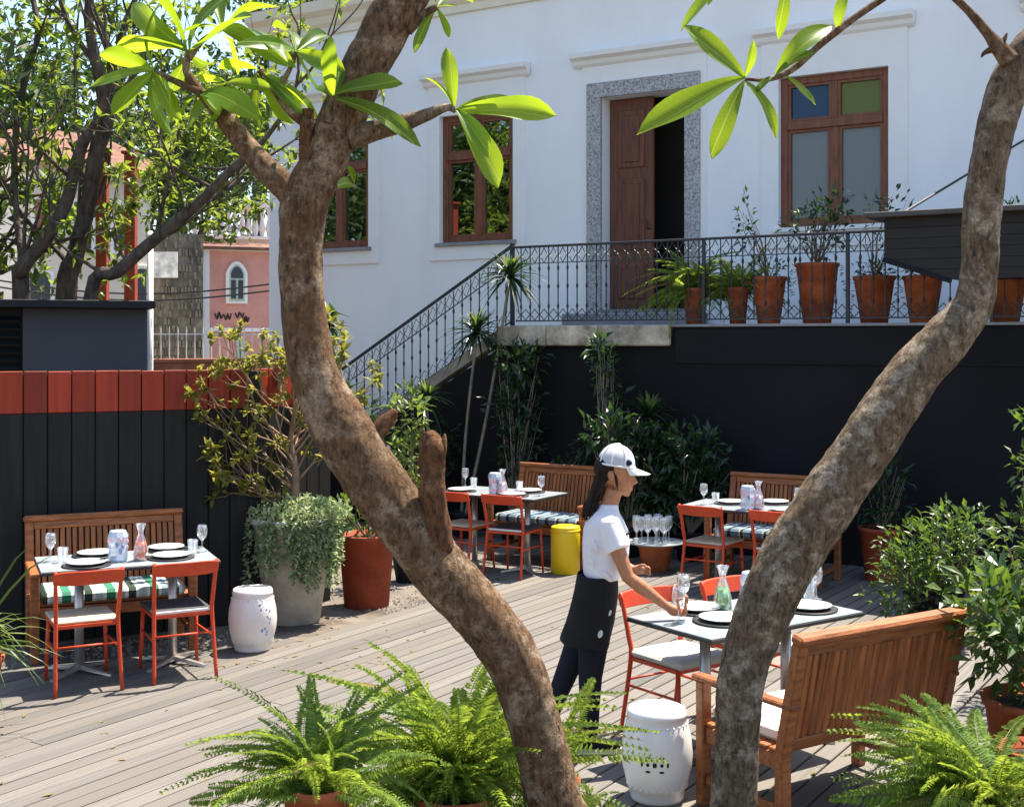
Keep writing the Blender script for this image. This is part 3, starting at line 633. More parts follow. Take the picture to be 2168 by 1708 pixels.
# street wall with railing, poles, red posts, wires
wa_ = V((-6.4, 15.2, 0)); wb_ = V((-2.6, 17.4, 0)); wu = wb_-wa_
sw_ = thing('street_wall', 'low red brick street wall topped by an iron railing beyond fence', 'wall', wa_, math.atan2(wu.y, wu.x))
zt = 1.96; MB().box(0, wu.length, 0, .2, -.06, zt).build('wall', 'brick_wall', sw_); MB().bbox(-.02, wu.length, -.03, .23, zt+.001, zt+.05, .006).build('coping', 'brick_wall', sw_)
nn_ = int(wu.length/.11); first = None
for i in range(nn_):
    if first is None: first = MB().tube([(0, 0, 0), (0, 0, .36), (0, 0, .42)], [.009, .009, .001], 5).build('picket', 'white_pole', sw_, loc=(.05, .1, zt+.05))
    else: inst(first, sw_, Matrix.Translation((.05+i*.11, .1, zt+.05)))
MB().box(.02, wu.length-.05, .095, .105, zt+.36, zt+.375).build('top_rail', 'white_pole', sw_)
for x, lab in ((318, 'slim white pole standing beside the shed'),):
    p = PD(x, 700, 15.0 if x < 400 else 18.4); p.z = -.05
    po = thing('white_pole', lab, 'pole', p, 0, 'white poles by the street'); MB().tube([(0, 0, 0), (0, 0, 3.5)], .035, 10).build('shaft', 'white_pole', po, smooth=True); MB().lathe([(.05, 3.5), (.06, 3.53), (.02, 3.58)], 10).build('cap', 'white_pole', po)
for x, lab in ((217, 'rust red steel post left of its twin behind shed'), (277, 'rust red steel post right of its twin behind shed')):
    p = PD(x, 640, 16.5); p.z = -.06
    po = thing('steel_post', lab, 'post', p, 0, 'rust red steel posts'); MB().bbox(-.07, .07, -.07, .07, 0, 4.7, .01).build('shaft', 'rust_red', po); MB().bbox(-.1, .1, -.1, .1, 4.701, 4.74, .005).build('cap_plate', 'rust_red', po)
for y, lab in ((598, 'upper black overhead wire crossing the pink house'), (612, 'lower black overhead wire crossing the pink house')):
    a_, b_ = PD(-60, y-14, 22), PD(600, y, 22); pts = [a_.lerp(b_, i/12)-V((0, 0, .25*math.sin(math.pi*i/12))) for i in range(13)]
    o = MB().tube(pts, .015, 5).build('overhead_wire', 'wire'); tag(o, lab, 'wire', 'overhead wires')

# ------------------------------------------------------------------ trees and planting generators
def rdir(rnd, up=0.):
    while True:
        v = V((rnd.uniform(-1, 1), rnd.uniform(-1, 1), rnd.uniform(-1, 1)))
        if .05 < v.length < 1: v.normalize(); v.z += up; return v.normalized()
def rosette(mb, p, d, rnd, n, L, W, spread=1.0):
    for i in range(n):
        q = (d*.5+rdir(rnd)*spread).normalized(); mb.leaf(p, q, V((0, 0, 1))+rdir(rnd)*.4, L*rnd.uniform(.7, 1.15), W*rnd.uniform(.8, 1.2), .15, rnd.uniform(0, .25))
def grow(mb, p, d, L, r, depth, rnd, tips, spread=.6, grav=.1, seg=6):
    n = 4; pts = [p]; q = p.copy(); dd = d.normalized()
    for i in range(n):
        dd = (dd+rdir(rnd)*.18+V((0, 0, grav))).normalized(); q = q+dd*L/n; pts.append(q)
    mb.tube(pts, [r*(1-.45*i/n) for i in range(n+1)], seg, cap=False)
    if depth == 0: tips.append((q, dd)); return
    for k in range(rnd.choice((2, 2, 3))):
        grow(mb, pts[rnd.choice((3, 4))] if k else q, (dd+rdir(rnd)*spread).normalized(), L*rnd.uniform(.6, .85), r*.58, depth-1, rnd, tips, spread, grav, 5)
    if rnd.random() < .5: tips.append((pts[2], rdir(rnd, .3)))
def path_px(pts, d, dw=0):
    return [PD(x, y, d+(e[0] if e else 0)) for x, y, *e in pts]
def bg_tree(label, trunks, d, nleaf, L, seed, clouds, leafm='tree_leaf'):
    rnd = random.Random(seed); base = PD(*trunks[0][0][:2], d); base.z = -.05
    t = thing('street_tree', label, 'tree', base, 0, 'dark trunked trees behind the fence'); wood = MB(); tips = []
    for j, tr in enumerate(trunks):
        pts = [PD(x, y, d+(k*.12*(1 if j % 2 else -1)))-base for k, (x, y, w_) in enumerate(tr)]; rad = [w_*.74/F*d/2 for x, y, w_ in tr]
        if j == 0 or tr[0][1] > 610: pts = [V((pts[0].x-.05, pts[0].y, 0))]+pts; rad = [rad[0]*1.25]+rad
        pp, rr = smooth_path(pts, rad, 4); wood.tube(pp, rr, 10, wob=.12, wf=4)
        for i in range(3, len(pp)-1, 3):
            if pp[i].z > 3.0: grow(wood, pp[i], (rdir(rnd, .9)), rnd.uniform(.5, .9), rr[i]*.26+.006, 2, rnd, tips, .75, .12)
        grow(wood, pp[-1], (pp[-1]-pp[-3]).normalized(), .8, rr[-1]*.8, 2, rnd, tips)
    wood.build('trunk', 'bark_dark', t, smooth=True)
    lf = MB()
    for p, dr_ in tips: rosette(lf, p, dr_, rnd, 7, L, L*.36)
    for (x, y, dd, rx, ry, rz_, n) in clouds:
        c = PD(x, y, dd)-base
        cl = [c+V((rnd.gauss(0, .45)*rx, rnd.gauss(0, .45)*ry, rnd.gauss(0, .45)*rz_)) for _ in range(max(4, n//14))]
        for q in cl:
            wood2 = rdir(rnd, .2)
            for k in range(2): rosette(lf, q+rdir(rnd)*.16, wood2, rnd, 7, L, L*.36)
    lf.build('crown', leafm, t)
    return t
bg_tree('dark forked tree standing just behind the shed roof', [
    [(140, 640, 62), (160, 540, 50), (182, 450, 46), (208, 311, 44), (225, 242, 44), (204, 138, 30), (187, 35, 26), (200, -60, 20)],
    [(225, 242, 30), (250, 150, 24), (262, 60, 20), (300, -30, 14)], [(204, 138, 18), (150, 60, 14), (120, -20, 10)]], 14.5, 0, .15, 1,
    [(300, 60, 15, .9, .8, .5, 230), (210, 30, 15, .9, .8, .4, 150), (330, 260, 15.5, .7, .8, .5, 200), (120, 300, 15.5, .5, .6, .7, 60), (255, 500, 15.6, .35, .5, .4, 150), (290, 400, 15.2, .4, .5, .3, 220), (380, 430, 16, .5, .5, .25, 160), (520, 440, 16.5, .6, .5, .22, 200), (470, 480, 16.5, .35, .4, .12, 60), (240, 580, 15.8, .3, .4, .2, 60)])
bg_tree('slanting dark tree at far left whose trunk forks low', [
    [(45, 640, 50), (45, 571, 46), (87, 519, 40), (138, 433, 36), (166, 329, 32), (190, 277, 28)],
    [(50, 560, 26), (40, 500, 20), (35, 450, 18), (31, 311, 18), (52, 173, 18), (80, 69, 18), (60, -40, 14)], [(31, 330, 14), (0, 250, 10), (-40, 160, 8)]], 14, 0, .15, 2,
    [(20, 180, 14.5, .7, .8, .8, 220), (40, 40, 15, .8, .8, .5, 150), (-60, 330, 15, .6, .8, .9, 150), (110, 470, 14.8, .45, .5, .45, 130), (20, 540, 15, .4, .5, .35, 160), (90, 360, 15.5, .6, .5, .5, 260), (160, 480, 16, .5, .5, .4, 160), (90, 580, 15, .3, .4, .2, 50)])
bg_tree('leaning dark tree reaching right behind the big trunk', [
    [(190, 640, 40), (250, 575, 38), (330, 505, 36), (420, 430, 32), (480, 370, 26), (540, 315, 20)], [(420, 430, 20), (470, 410, 16), (530, 360, 12)], [(330, 505, 16), (345, 430, 12), (370, 330, 10)]], 13.6, 0, .14, 3,
    [(430, 290, 14, .85, .8, .4, 900), (520, 240, 14.5, .6, .7, .45, 420), (360, 380, 14, .6, .6, .35, 120), (590, 330, 14, .35, .5, .3, 90), (560, 120, 15, .6, .7, .7, 200), (660, 60, 15.5, .6, .6, .5, 120)])
def far_tree(label, x, y, d, rx, rz_, n, seed):
    rnd = random.Random(seed); c = PD(x, y, d); b = V((c.x, c.y, -.06)); t = thing('far_tree', label, 'tree', b, 0, 'green trees beyond the street')
    wood = MB(); wood.tube([(0, 0, 0), (.1, 0, c.z*.5), (0, .1, c.z)], [.3, .22, .1], 8, wob=.1); 
    for i in range(6):
        q = rdir(rnd, .5); wood.tube([(0, 0, c.z*.55), V((0, 0, c.z*.75))+q*rx*.4, V((0, 0, c.z))+q*rx*.8], [.1, .06, .02], 5)
    wood.build('trunk', 'bark_dark', t); lf = MB(); cl = [(V((0, 0, c.z))+V((rnd.gauss(0, .5)*rx, rnd.gauss(0, .5)*rx, rnd.gauss(0, .5)*rz_))) for _ in range(n//30)]
    for q in cl:
        for k in range(30): lf.leaf(q+V((rnd.gauss(0, .35), rnd.gauss(0, .35), rnd.gauss(0, .25))), rdir(rnd), rdir(rnd, .6), .34, .15, .15)
    lf.build('crown', 'far_leaf', t)
far_tree('dense green tree behind the stone ruin', 380, 330, 36, 2.6, 2.2, 3600, 21)
far_tree('dense green tree above the pink house roof', 540, 290, 46, 3.4, 2.6, 3600, 22)
far_tree('tall green tree behind the cream house', 150, 180, 38, 3.0, 2.4, 1500, 23)
far_tree('tall green tree at the far left edge', 0, 220, 34, 2.4, 2.6, 1800, 24)
far_tree('high green tree left of the white house roof', 640, 60, 44, 3.0, 3.0, 3000, 25)
def side_tree(label, c, r, n, seed):
    rnd = random.Random(seed); t = thing('garden_tree', label, 'tree', (c[0], c[1], -.06), 0, 'garden trees reflected in windows')
    wd_ = MB(); tips = []; wd_.tube([(0, 0, 0), (.1, .05, c[2]*.4), (0, 0, c[2]*.7)], [.2, .16, .12], 8, wob=.1)
    for i in range(5): grow(wd_, V((0, 0, c[2]*.65)), rdir(rnd, .5), r*.7, .09, 2, rnd, tips)
    wd_.build('trunk', 'bark_dark', t, smooth=True); lf = MB()
    for i in range(n//25):
        q = V((0, 0, c[2]))+V((rnd.gauss(0, .5), rnd.gauss(0, .5), rnd.gauss(0, .5)))*r
        for k in range(25): lf.leaf(q+V((rnd.gauss(0, .3), rnd.gauss(0, .3), rnd.gauss(0, .25))), rdir(rnd), rdir(rnd, .6), .3, .12, .15)
    lf.build('crown', 'far_leaf', t)
side_tree('leafy garden tree left of the courtyard reflected in the windows', (-8.8, 14.6, 5.2), 2.3, 7000, 31)
side_tree('leafy garden tree further left reflected in the windows', (-12.5, 14.8, 5.0), 2.6, 7000, 32)

# ------------------------------------------------------------------ furniture builders (each at its own origin, front towards +y)
def mk_chair(seatm):
    t = thing('chair', 'x', 'chair')
    for s in (-1, 1):
        pp, rr = smooth_path([(s*.205, -.27, 0), (s*.192, -.20, .42), (s*.195, -.215, .55), (s*.205, -.275, .79)], [.0125, .0145, .0145, .0125], 5)
        MB().tube(pp, rr, 10).build('back_leg', 'red_paint', t, smooth=True)
        MB().tube([(s*.195, .215, 0), (s*.18, .185, .43)], [.011, .0145], 10).build('front_leg', 'red_paint', t, smooth=True)
        MB().tube([(s*.198, -.228, .27), (s*.187, .198, .27)], .008, 8).build('side_stretcher', 'red_paint', t, smooth=True)
        MB().box(s*.188-.01, s*.188+.01, -.2, .19, .415, .435).build('seat_rail', 'red_paint', t)
    MB().tube([(-.196, -.224, .30), (.196, -.224, .30)], .007, 8).build('rear_stretcher', 'red_paint', t, smooth=True)
    MB().box(-.178, .178, .178, .196, .413, .434).build('front_rail', 'red_paint', t); MB().box(-.178, .178, -.206, -.188, .413, .434).build('rear_rail', 'red_paint', t)
    b = MB(); n = 12; vs = []
    for i in range(n+1):
        x = -.218+.436*i/n; y = -.268-.035*(1-(x/.218)**2); hh = .046-.012*(abs(x)/.218)**6; zc = .745
        for zz, yy, bb in ((-1, -.011, .004), (-1, .011, .004), (1, .011, .004), (1, -.011, .004)): vs.append((x, y+yy-.02*zz*.6, zc+zz*hh))
    fs = [(i*4+k, i*4+(k+1) % 4, i*4+4+(k+1) % 4, i*4+4+k) for i in range(n) for k in range(4)]+[(3, 2, 1, 0), (n*4, n*4+1, n*4+2, n*4+3)]
    o = b.add(vs, fs).build('backrest', 'red_paint', t)
    bv = o.modifiers.new('b', 'BEVEL'); bv.width = .005; bv.segments = 2
    if seatm == 'grey_pad':
        se = MB().bbox(-.205, .205, -.195, .225, .437, .485, .018)
    else: se = MB().bbox(-.2, .2, -.19, .215, .437, .458, .007)
    se.build('seat', seatm, t)
    if seatm == 'dark_seat': MB().bbox(-.2, .2, -.199, -.191, .438, .457, .003).build('seat_edge', 'white_edge', t)
    return t
BL = 1.14
def mk_bench():
    t = thing('bench', 'x', 'bench'); hl = BL/2; rec = R(12)
    B = Matrix.Translation((0, -.27, .36)) @ Matrix.Rotation(rec, 4, 'X')           # reclined back, origin at its foot
    for s in (-1, 1):
        x = s*(hl-.03)
        MB().bbox(x-.03, x+.03, -.30, -.245, 0, .40, .006).build('back_leg', 'bench_wood', t)
        k = MB(); k.bbox(x-.03, x+.03, -.025, .03, .03, .555, .006, B); k.build('back_stile', 'bench_wood', t)
        MB().bbox(x-.03, x+.03, .235, .29, 0, .60, .006).build('front_leg', 'bench_wood', t)
        MB().bbox(x-.034, x+.034, -.36, .32, .601, .628, .008).build('armrest', 'bench_wood', t)
        MB().bbox(x-.014, x+.014, -.244, .234, .31, .385, .005).build('side_rail', 'bench_wood', t)
        MB().bbox(x-.012, x+.012, -.244, .234, .11, .15, .004).build('stretcher', 'bench_wood', t)
    k = MB(); k.bbox(-hl-.01, hl+.01, -.04, .035, .556, .60, .012, B); k.build('top_rail', 'bench_wood', t)
    k = MB(); k.bbox(-hl+.061, hl-.061, -.016, .016, .50, .555, .005, B); k.build('upper_rail', 'bench_wood', t)
    k = MB(); k.bbox(-hl+.061, hl-.061, -.016, .018, .04, .10, .005, B); k.build('lower_rail', 'bench_wood', t)
    ns = 23; first = None; w_ = (BL-.13)/ns
    for i in range(ns):
        x = -hl+.065+w_*(i+.5)
        if first is None:
            m = MB(); m.bbox(-.0165, .0165, -.013, .013, .101, .499, .003); first = m.build('back_slat', 'slat_wood', t); first.matrix_basis = B @ Matrix.Translation((x, 0, 0))
        else: inst(first, t, B @ Matrix.Translation((x, 0, 0)))
    MB().bbox(-hl+.061, hl-.061, .26, .283, .31, .385, .005).build('front_rail', 'bench_wood', t)
    first = None
    for i in range(7):
        y = -.22+i*.073
        if first is None: first = MB().bbox(-hl+.02, hl-.02, -.03, .03, .387, .405, .004).build('seat_slat', 'bench_wood', t, loc=(0, y, 0))
        else: inst(first, t, Matrix.Translation((0, y, 0)))
    return t
TW, TD, TH = 1.16, .66, .75
def mk_table():
    t = thing('table', 'x', 'table')
    MB().bbox(-TW/2+.006, TW/2-.006, -TD/2+.006, TD/2-.006, TH-.004, TH, .001).build('table_surface', 'table_top', t)
    MB().bbox(-TW/2, TW/2, -TD/2, TD/2, TH-.026, TH-.0045, .003).build('table_edge', 'table_edge', t)
    for s in (-1, 1):
        x = s*.31
        MB().tube([(x, 0, .05), (x, 0, TH-.05)], .03, 14).build('post', 'steel', t, smooth=True)
        MB().box(x-.13, x+.13, -.2, .2, TH-.05, TH-.027).build('top_plate', 'table_edge', t)
        f_ = MB()
        for a_ in range(4):
            m = Matrix.Translation((x, 0, 0)) @ Matrix.Rotation(R(45+90*a_), 4, 'Z'); f_.add([m @ V(p) for p in ((.0, -.022, .03), (.27, -.016, 0), (.27, .016, 0), (0, .022, .03), (0, -.022, .06), (.27, -.014, .015), (.27, .014, .015), (0, .022, .06))], [(0, 3, 2, 1), (4, 5, 6, 7), (0, 1, 5, 4), (1, 2, 6, 5), (2, 3, 7, 6)])
        f_.build('foot', 'steel', t)
    return t
PROTO = {}
def put(key, maker, label, loc, rz, group=None, cat=None):
    if key not in PROTO: PROTO[key] = o = maker()
    else: o = copy_tree(PROTO[key])
    o.location = loc; o.rotation_euler = (0, 0, rz); o['label'] = label
    if group: o['group'] = group
    return o
def cushion(matn, label, loc, rz, segs=1):
    k = MB(); n = segs; L = (BL-.16)/n
    k.bbox(-(BL-.16)/2, (BL-.16)/2, -.2, .27, 0, .075, .02)
    return tag(k.build('seat_cushion', matn, loc=loc), label, 'cushion', 'bench seat cushions') if not k else _cu(k, matn, label, loc, rz)
def _cu(k, matn, label, loc, rz):
    o = k.build('seat_cushion', matn, loc=loc); o.rotation_euler = (0, 0, rz); return tag(o, label, 'cushion', 'bench seat cushions')
def AX(a): return V((math.cos(a), math.sin(a), 0)), V((-math.sin(a), math.cos(a), 0))

# tableware
def mk_plate():
    return MB().lathe([(.001, .004), (.06, .003), (.075, 0), (.085, .004), (.125, .017), (.128, .021), (.085, .010), (.07, .008), (.001, .008)], 32).build('plate', 'porcelain', smooth=True)
def mk_charger():
    return MB().lathe([(.14, 0), (.16, .004), (.161, .009), (.14, .008), (.001, .008)], 32).build('charger', 'charger', smooth=True)
def wine_prof(s=1): return [(.034*s, 0), (.035*s, .003), (.008, .008), (.0045, .03), (.0045, .075*s), (.012, .085*s), (.03*s, .105*s), (.038*s, .135*s), (.036*s, .165*s), (.031*s, .19*s), (.0295*s, .19*s), (.0345*s, .165*s), (.0362*s, .135*s), (.028*s, .107*s), (.008, .089*s)]
def mk_glass(): return MB().lathe(wine_prof(), 18).build('wine_glass', 'clear_glass', smooth=True)
def mk_tumbler(): return MB().lathe([(.026, 0), (.03, .004), (.037, .10), (.0355, .10), (.028, .008), (.001, .008)], 18).build('tumbler', 'clear_glass', smooth=True)
def single(key, maker, label, cat, loc, group):
    if key not in PROTO: PROTO[key] = o = maker()
    else: o = PROTO[key].copy(); col.objects.link(o)
    o.location = loc; return tag(o, label, cat, group)
def carafe(label, loc, drink):
    t = thing('carafe', label, 'carafe', loc, 0)
    pr = [(.045, 0), (.05, .004), (.052, .03), (.047, .09), (.033, .14), (.021, .175), (.019, .195), (.026, .225), (.037, .25)]
    MB().lathe(pr+[(.0355, .25), (.0245, .224), (.0175, .195), (.0195, .175), (.0315, .14), (.045, .09), (.05, .03), (.047, .008), (.001, .008)], 22).build('flask', 'clear_glass', t, smooth=True)
    MB().lathe([(.001, .01), (.0475, .011), (.0493, .03), (.0455, .085), (.036, .125), (.001, .125)], 22).build('drink', drink, t, smooth=True)
    return t
def jar(label, loc, rz=0):
    t = thing('patterned_jar', label, 'jar', loc, rz)
    pr = [(.05, 0), (.062, .01), (.066, .06), (.06, .11), (.068, .17), (.056, .205), (.05, .21), (.001, .21)]
    MB().lathe(pr, 9).build('body', 'jar_glass', t)
    rn = random.Random(hash(label) % 999 if False else len(label)); k = MB()
    for i in range(9):
        a_ = rn.random()*6.28; z = rn.uniform(.03, .18); r_ = .057; c = V((r_*math.cos(a_), r_*math.sin(a_), z)); k.ell(c, (.013, .013, .02), None, 8, 5)
    k.build('pink_motif', 'jar_pink', t)
    k = MB()
    for i in range(9):
        a_ = rn.random()*6.28; z = rn.uniform(.03, .18); r_ = .057; k.ell(V((r_*math.cos(a_), r_*math.sin(a_), z)), (.013, .013, .022), None, 8, 5)
    k.build('blue_motif', 'blue_print', t)
    return t
def place_setting(px, where, tname):                     # plate on a dark round charger
    p = G(px[0], px[1], TH); p.z = TH+.0005
    single('charger', mk_charger, 'black round charger under the plate %s of the %s' % (where, tname), 'charger', p, 'black chargers')
    single('plate', mk_plate, 'white dinner plate %s of the %s' % (where, tname), 'plate', p+V((0, 0, .0095)), 'white dinner plates')
def wine(px, label, z=TH): single('wine', mk_glass, label, 'glass', G(px[0], px[1], z)+V((0, 0, .0006)), 'wine glasses')
def tumbler(px, label): single('tumbler', mk_tumbler, label, 'glass', G(px[0], px[1], TH)+V((0, 0, .0006)), 'water tumblers')

# --- left group
LA = R(24); lx, ly = AX(LA)                                # lx along table, ly towards the fence
Tc = V((-2.65, 8.80, 0)); tn = 'table by the fence'
put('table', mk_table, 'grey topped cafe table in front of the charcoal fence', Tc, LA, 'cafe tables')
Bc = Tc+ly*.62+lx*-.03
put('bench', mk_bench, 'slatted wooden bench against the charcoal fence', Bc, LA+math.pi, 'slatted wooden benches')
cushion('green_stripe', 'green and white striped cushion on the bench by fence', Bc+V((0, 0, .406)), LA+math.pi)
CA = R(28); cx_, cy_ = AX(CA)
def chair_at(lp, rp, seatm, label, ang):                    # from the two back feet in the picture
    a_, b_ = lp, rp; c = (a_+b_)/2; ax, ay = AX(ang)
    return put('chair_'+seatm, lambda: mk_chair(seatm), label, c+ay*.27, ang, 'red cafe chairs')
chair_at(G(113, 1478), G(263, 1460), 'rope_seat', 'red chair with beige seat at the left of the fence table', CA)
chair_at(G(322, 1452), G(463, 1432), 'dark_seat', 'red chair with dark seat at the right of the fence table', CA)
for px, wh in (((203, 1176), 'at the back left'), ((183, 1197), 'at the front left'), ((352, 1164), 'at the back right'), ((362, 1181), 'at the front right')): place_setting(px, wh, tn)
wine((107, 1188), 'wine glass at the left end of the fence table'); tumbler((133, 1190), 'water tumbler at the left end of the fence table')
wine((428, 1168), 'wine glass at the right end of the fence table'); tumbler((408, 1172), 'water tumbler at the right end of the fence table')
jar('blue patterned jar beside the orange carafe', G(250, 1188, TH)); carafe('glass carafe of orange juice on the fence table', G(298, 1186, TH), 'drink_orange')
# --- middle group along the house front
HA = math.atan2(U.y, U.x)
Tm = V((-.11, 12.63, 0)); tn = 'far middle table'
put('table', mk_table, 'grey topped cafe table half hidden by the tree stump', Tm, HA, 'cafe tables')
Bm = Tm+N*.62+U*.18
put('bench', mk_bench, 'slatted wooden bench behind the yellow stool', Bm, HA+math.pi, 'slatted wooden benches')
cushion('blue_stripe', 'blue and black striped cushion on the bench behind yellow stool', Bm+V((0, 0, .406)), HA+math.pi)
def chair_c(c, seatm, label, ang): return put('chair_'+seatm, lambda: mk_chair(seatm), label, c+AX(ang)[1]*.27, ang, 'red cafe chairs')
chair_c(V((-.60, 12.36, 0)), 'rope_seat', 'red chair with beige seat partly hidden by the tree stump', HA)
chair_c(V((-.10, 12.08, 0)), 'dark_seat', 'red chair with dark seat left of the yellow stool', HA+R(4))
for px, wh in (((975, 1040), 'at the left'), ((1085, 1050), 'at the front right'), ((1120, 1042), 'at the back right')): place_setting(px, wh, tn)
wine((985, 1030), 'wine glass at the left of the far middle table'); wine((1146, 1049), 'wine glass at the right end of the far middle table'); tumbler((1003, 1032), 'water tumbler on the left half of the far middle table'); tumbler((1100, 1040), 'water tumbler on the right half of the far middle table')
jar('pale patterned jar on the far middle table', G(1048, 1046, TH)); carafe('glass carafe of pink drink on the far middle table', G(1064, 1048, TH), 'drink_pink')
# --- right group
Tr = V((2.15, 11.55, 0)); tn = 'far right table'
put('table', mk_table, 'grey topped cafe table crossed by the right tree trunk', Tr, HA, 'cafe tables')
Br = Tr+N*.6-U*.02
put('bench', mk_bench, 'slatted wooden bench against the charcoal wall on the right', Br, HA+math.pi, 'slatted wooden benches')
cushion('blue_stripe', 'blue and black striped cushion on the bench against charcoal wall', Br+V((0, 0, .406)), HA+math.pi)
chair_c(V((1.66, 11.3, 0)), 'rope_seat', 'red chair with beige seat beside the tray of glasses', HA-R(3))
chair_c(V((2.23, 10.94, 0)), 'dark_seat', 'red chair with dark seat touching the right tree trunk', HA)
for px, wh in (((1548, 1066), 'at the left'), ((1665, 1084), 'at the right'), ((1640, 1066), 'at the back right')): place_setting(px, wh, tn)
wine((1490, 1068), 'wine glass at the left end of the far right table'); wine((1690, 1078), 'wine glass at the right end of the far right table'); tumbler((1515, 1066), 'water tumbler at the left of the far right table')
jar('pale blue patterned jar on the far right table', G(1583, 1078, TH)); carafe('glass carafe of pale drink on the far right table', G(1606, 1078, TH), 'drink_pink')
# --- near group
NA = R(35.1); nx, ny = AX(NA)
L_, N_, R_ = G(1332, 1305, TH), G(1499, 1354, TH), G(1824, 1294, TH)
Tn = (L_+R_)/2; Tn.z = 0; tn = 'near table'
put('table', mk_table, 'grey topped cafe table being laid by the waitress', Tn, NA, 'cafe tables')
b0, b1 = G(1705, 1352, .93), G(2035, 1294, .93); bc = (b0+b1)/2; bc.z = 0
BA = math.atan2((b1-b0).y, (b1-b0).x); bx, by = AX(BA)
Bn = bc+by*.40
put('bench', mk_bench, 'slatted wooden bench seen from behind in the right foreground', Bn, BA, 'slatted wooden benches')
cushion('cream_cushion', 'cream cushion on the foreground bench', Bn+V((0, 0, .406)), BA)
p0, p1 = G(1310, 1255, .79), G(1432, 1238, .79); c = (p0+p1)/2; c.z = 0
chair_c(c, 'grey_pad', 'red chair with pale grey pad beside the waitress', NA+math.pi); PROTO['chair_grey_pad'].location = c-ny*.27
q = c+nx*.62-ny*.02
o = put('chair_grey_pad', None, 'red chair half hidden behind the green carafe', q-ny*.27, NA+math.pi, 'red cafe chairs')
for px, wh in (((1478, 1293), 'at the back left'), ((1530, 1316), 'at the front left'), ((1712, 1290), 'at the front right')): place_setting(px, wh, tn)
GLASS = G(1437, 1318, TH)
wine((1437, 1318), 'wine glass held by the waitress on the near table'); wine((1447, 1288), 'wine glass behind the hand of the waitress'); wine((1728, 1268), 'wine glass at the right of the near table'); tumbler((1713, 1270), 'water tumbler at the right of the near table')
carafe('glass carafe of green drink on the near table', G(1530, 1293, TH), 'drink_green'); jar('pale blue patterned jar behind the right trunk on near table', G(1592, 1290, TH))

# --- stools, tray of glasses
def stool(label, loc, rz, m, motif):
    t = thing('garden_stool', label, 'stool', loc, rz, 'barrel garden stools')
    pr = [(.115, 0), (.128, .004), (.133, .02), (.135, .05), (.139, .054), (.152, .09), (.169, .16), (.175, .225), (.169, .30), (.153, .37), (.143, .405), (.147, .41), (.145, .425), (.138, .444), (.125, .45), (.03, .452), (.001, .452)]
    MB().lathe(pr, 40).build('body', m, t, smooth=True)
    rr = lambda z: next((a[0]+(b[0]-a[0])*(z-a[1])/(b[1]-a[1]) for a, b in zip(pr, pr[1:]) if a[1] <= z <= b[1] and b[1] > a[1]), .15)
    k = MB()
    for i in range(28):
        a_ = 2*math.pi*i/28; z = .378; r_ = rr(z); k.ell((r_*math.cos(a_), r_*math.sin(a_), z), (.006, .006, .006), None, 6, 4)
    for i in range(28):
        a_ = 2*math.pi*i/28; z = .075; r_ = rr(z); k.ell((r_*math.cos(a_), r_*math.sin(a_), z), (.006, .006, .006), None, 6, 4)
    tag(k.build('stud_band', m, t, smooth=True), kind='stuff')
    def on(a_, z, w_, h_, mb):
        r_ = rr(z)+.0012; c = V((r_*math.cos(a_), r_*math.sin(a_), z)); tn_ = V((-math.sin(a_), math.cos(a_), 0)); nr = V((math.cos(a_), math.sin(a_), 0))
        vs = [c+tn_*w_*math.cos(q_)+V((0, 0, h_*math.sin(q_))) for q_ in [i*math.pi/4 for i in range(8)]]; mb.add(vs, [tuple(range(8))])
    k = MB(); f = -math.pi/2
    if motif == 'pierced':
        for dx in (-.22, .17):
            for da, dz, ww, hh in ((0, 0, .009, .009), (-.17, 0, .006, .013), (.17, 0, .006, .013), (0, .034, .013, .006), (0, -.034, .013, .006)): on(f-.15+dx+da, .215+dz, ww, hh, k)
        k.build('hole_shade_motif', 'near_black', t)  # flat dark patches paint the shade inside the pierced openings
        k = MB()
        for dx in (-.035, 0, .035): k.lathe([(.001, .4535), (.008, .4535)], 8, (dx, 0, 0))
        k.build('top_hole_shade', 'near_black', t)  # dark discs laid on the uncut top paint the shaded holes
    else:
        rn = random.Random(6)
        for i in range(12): on(f+.75+rn.gauss(0, .16), .24+rn.gauss(0, .06), rn.uniform(.004, .012), rn.uniform(.004, .014), k)
        k.build('painted_flowers', 'blue_print', t)
    return t
stool('white pierced ceramic barrel stool in the foreground', G(1391, 1688), 0, 'ceramic', 'pierced')
stool('white ceramic barrel stool with blue flowers beside the concrete planter', G(535, 1374), 0, 'ceramic_warm', 'flower')
t = thing('drum_stool', 'plain yellow drum stool beside the waitress', 'stool', G(1197, 1212), 0)
MB().lathe([(.13, 0), (.14, .006), (.142, .44), (.138, .452), (.125, .456), (.001, .456)], 36).build('body', 'yellow', t, smooth=True); MB().lathe([(.1445, .40), (.1445, .425)], 36).build('rim_band', 'yellow', t, smooth=True)
gp = G(1388, 1207)
t = thing('tray_table', 'low round tray table standing on a terracotta pot', 'table', gp, 0)
MB().lathe([(.12, 0), (.125, .004), (.17, .23), (.185, .235), (.185, .268), (.16, .268), (.001, .268)], 28).build('pot_base', 'terracotta', t, smooth=True)
MB().lathe([(.27, .27), (.285, .273), (.287, .285), (.275, .286), (.265, .279), (.001, .279)], 36).build('tray', 'table_top', t, smooth=True)
rnd = random.Random(8)
for i in range(13):
    a_ = i*2.4; r_ = .055*math.sqrt(i+.3); o = single('wine', mk_glass, 'tall wine glass in the cluster on the tray table', 'glass', gp+V((r_*math.cos(a_)*1.05-.02, r_*math.sin(a_)*1.05, .2795)), 'wine glasses crowded on the tray'); o.scale = (1.15, 1.15, 1.3)

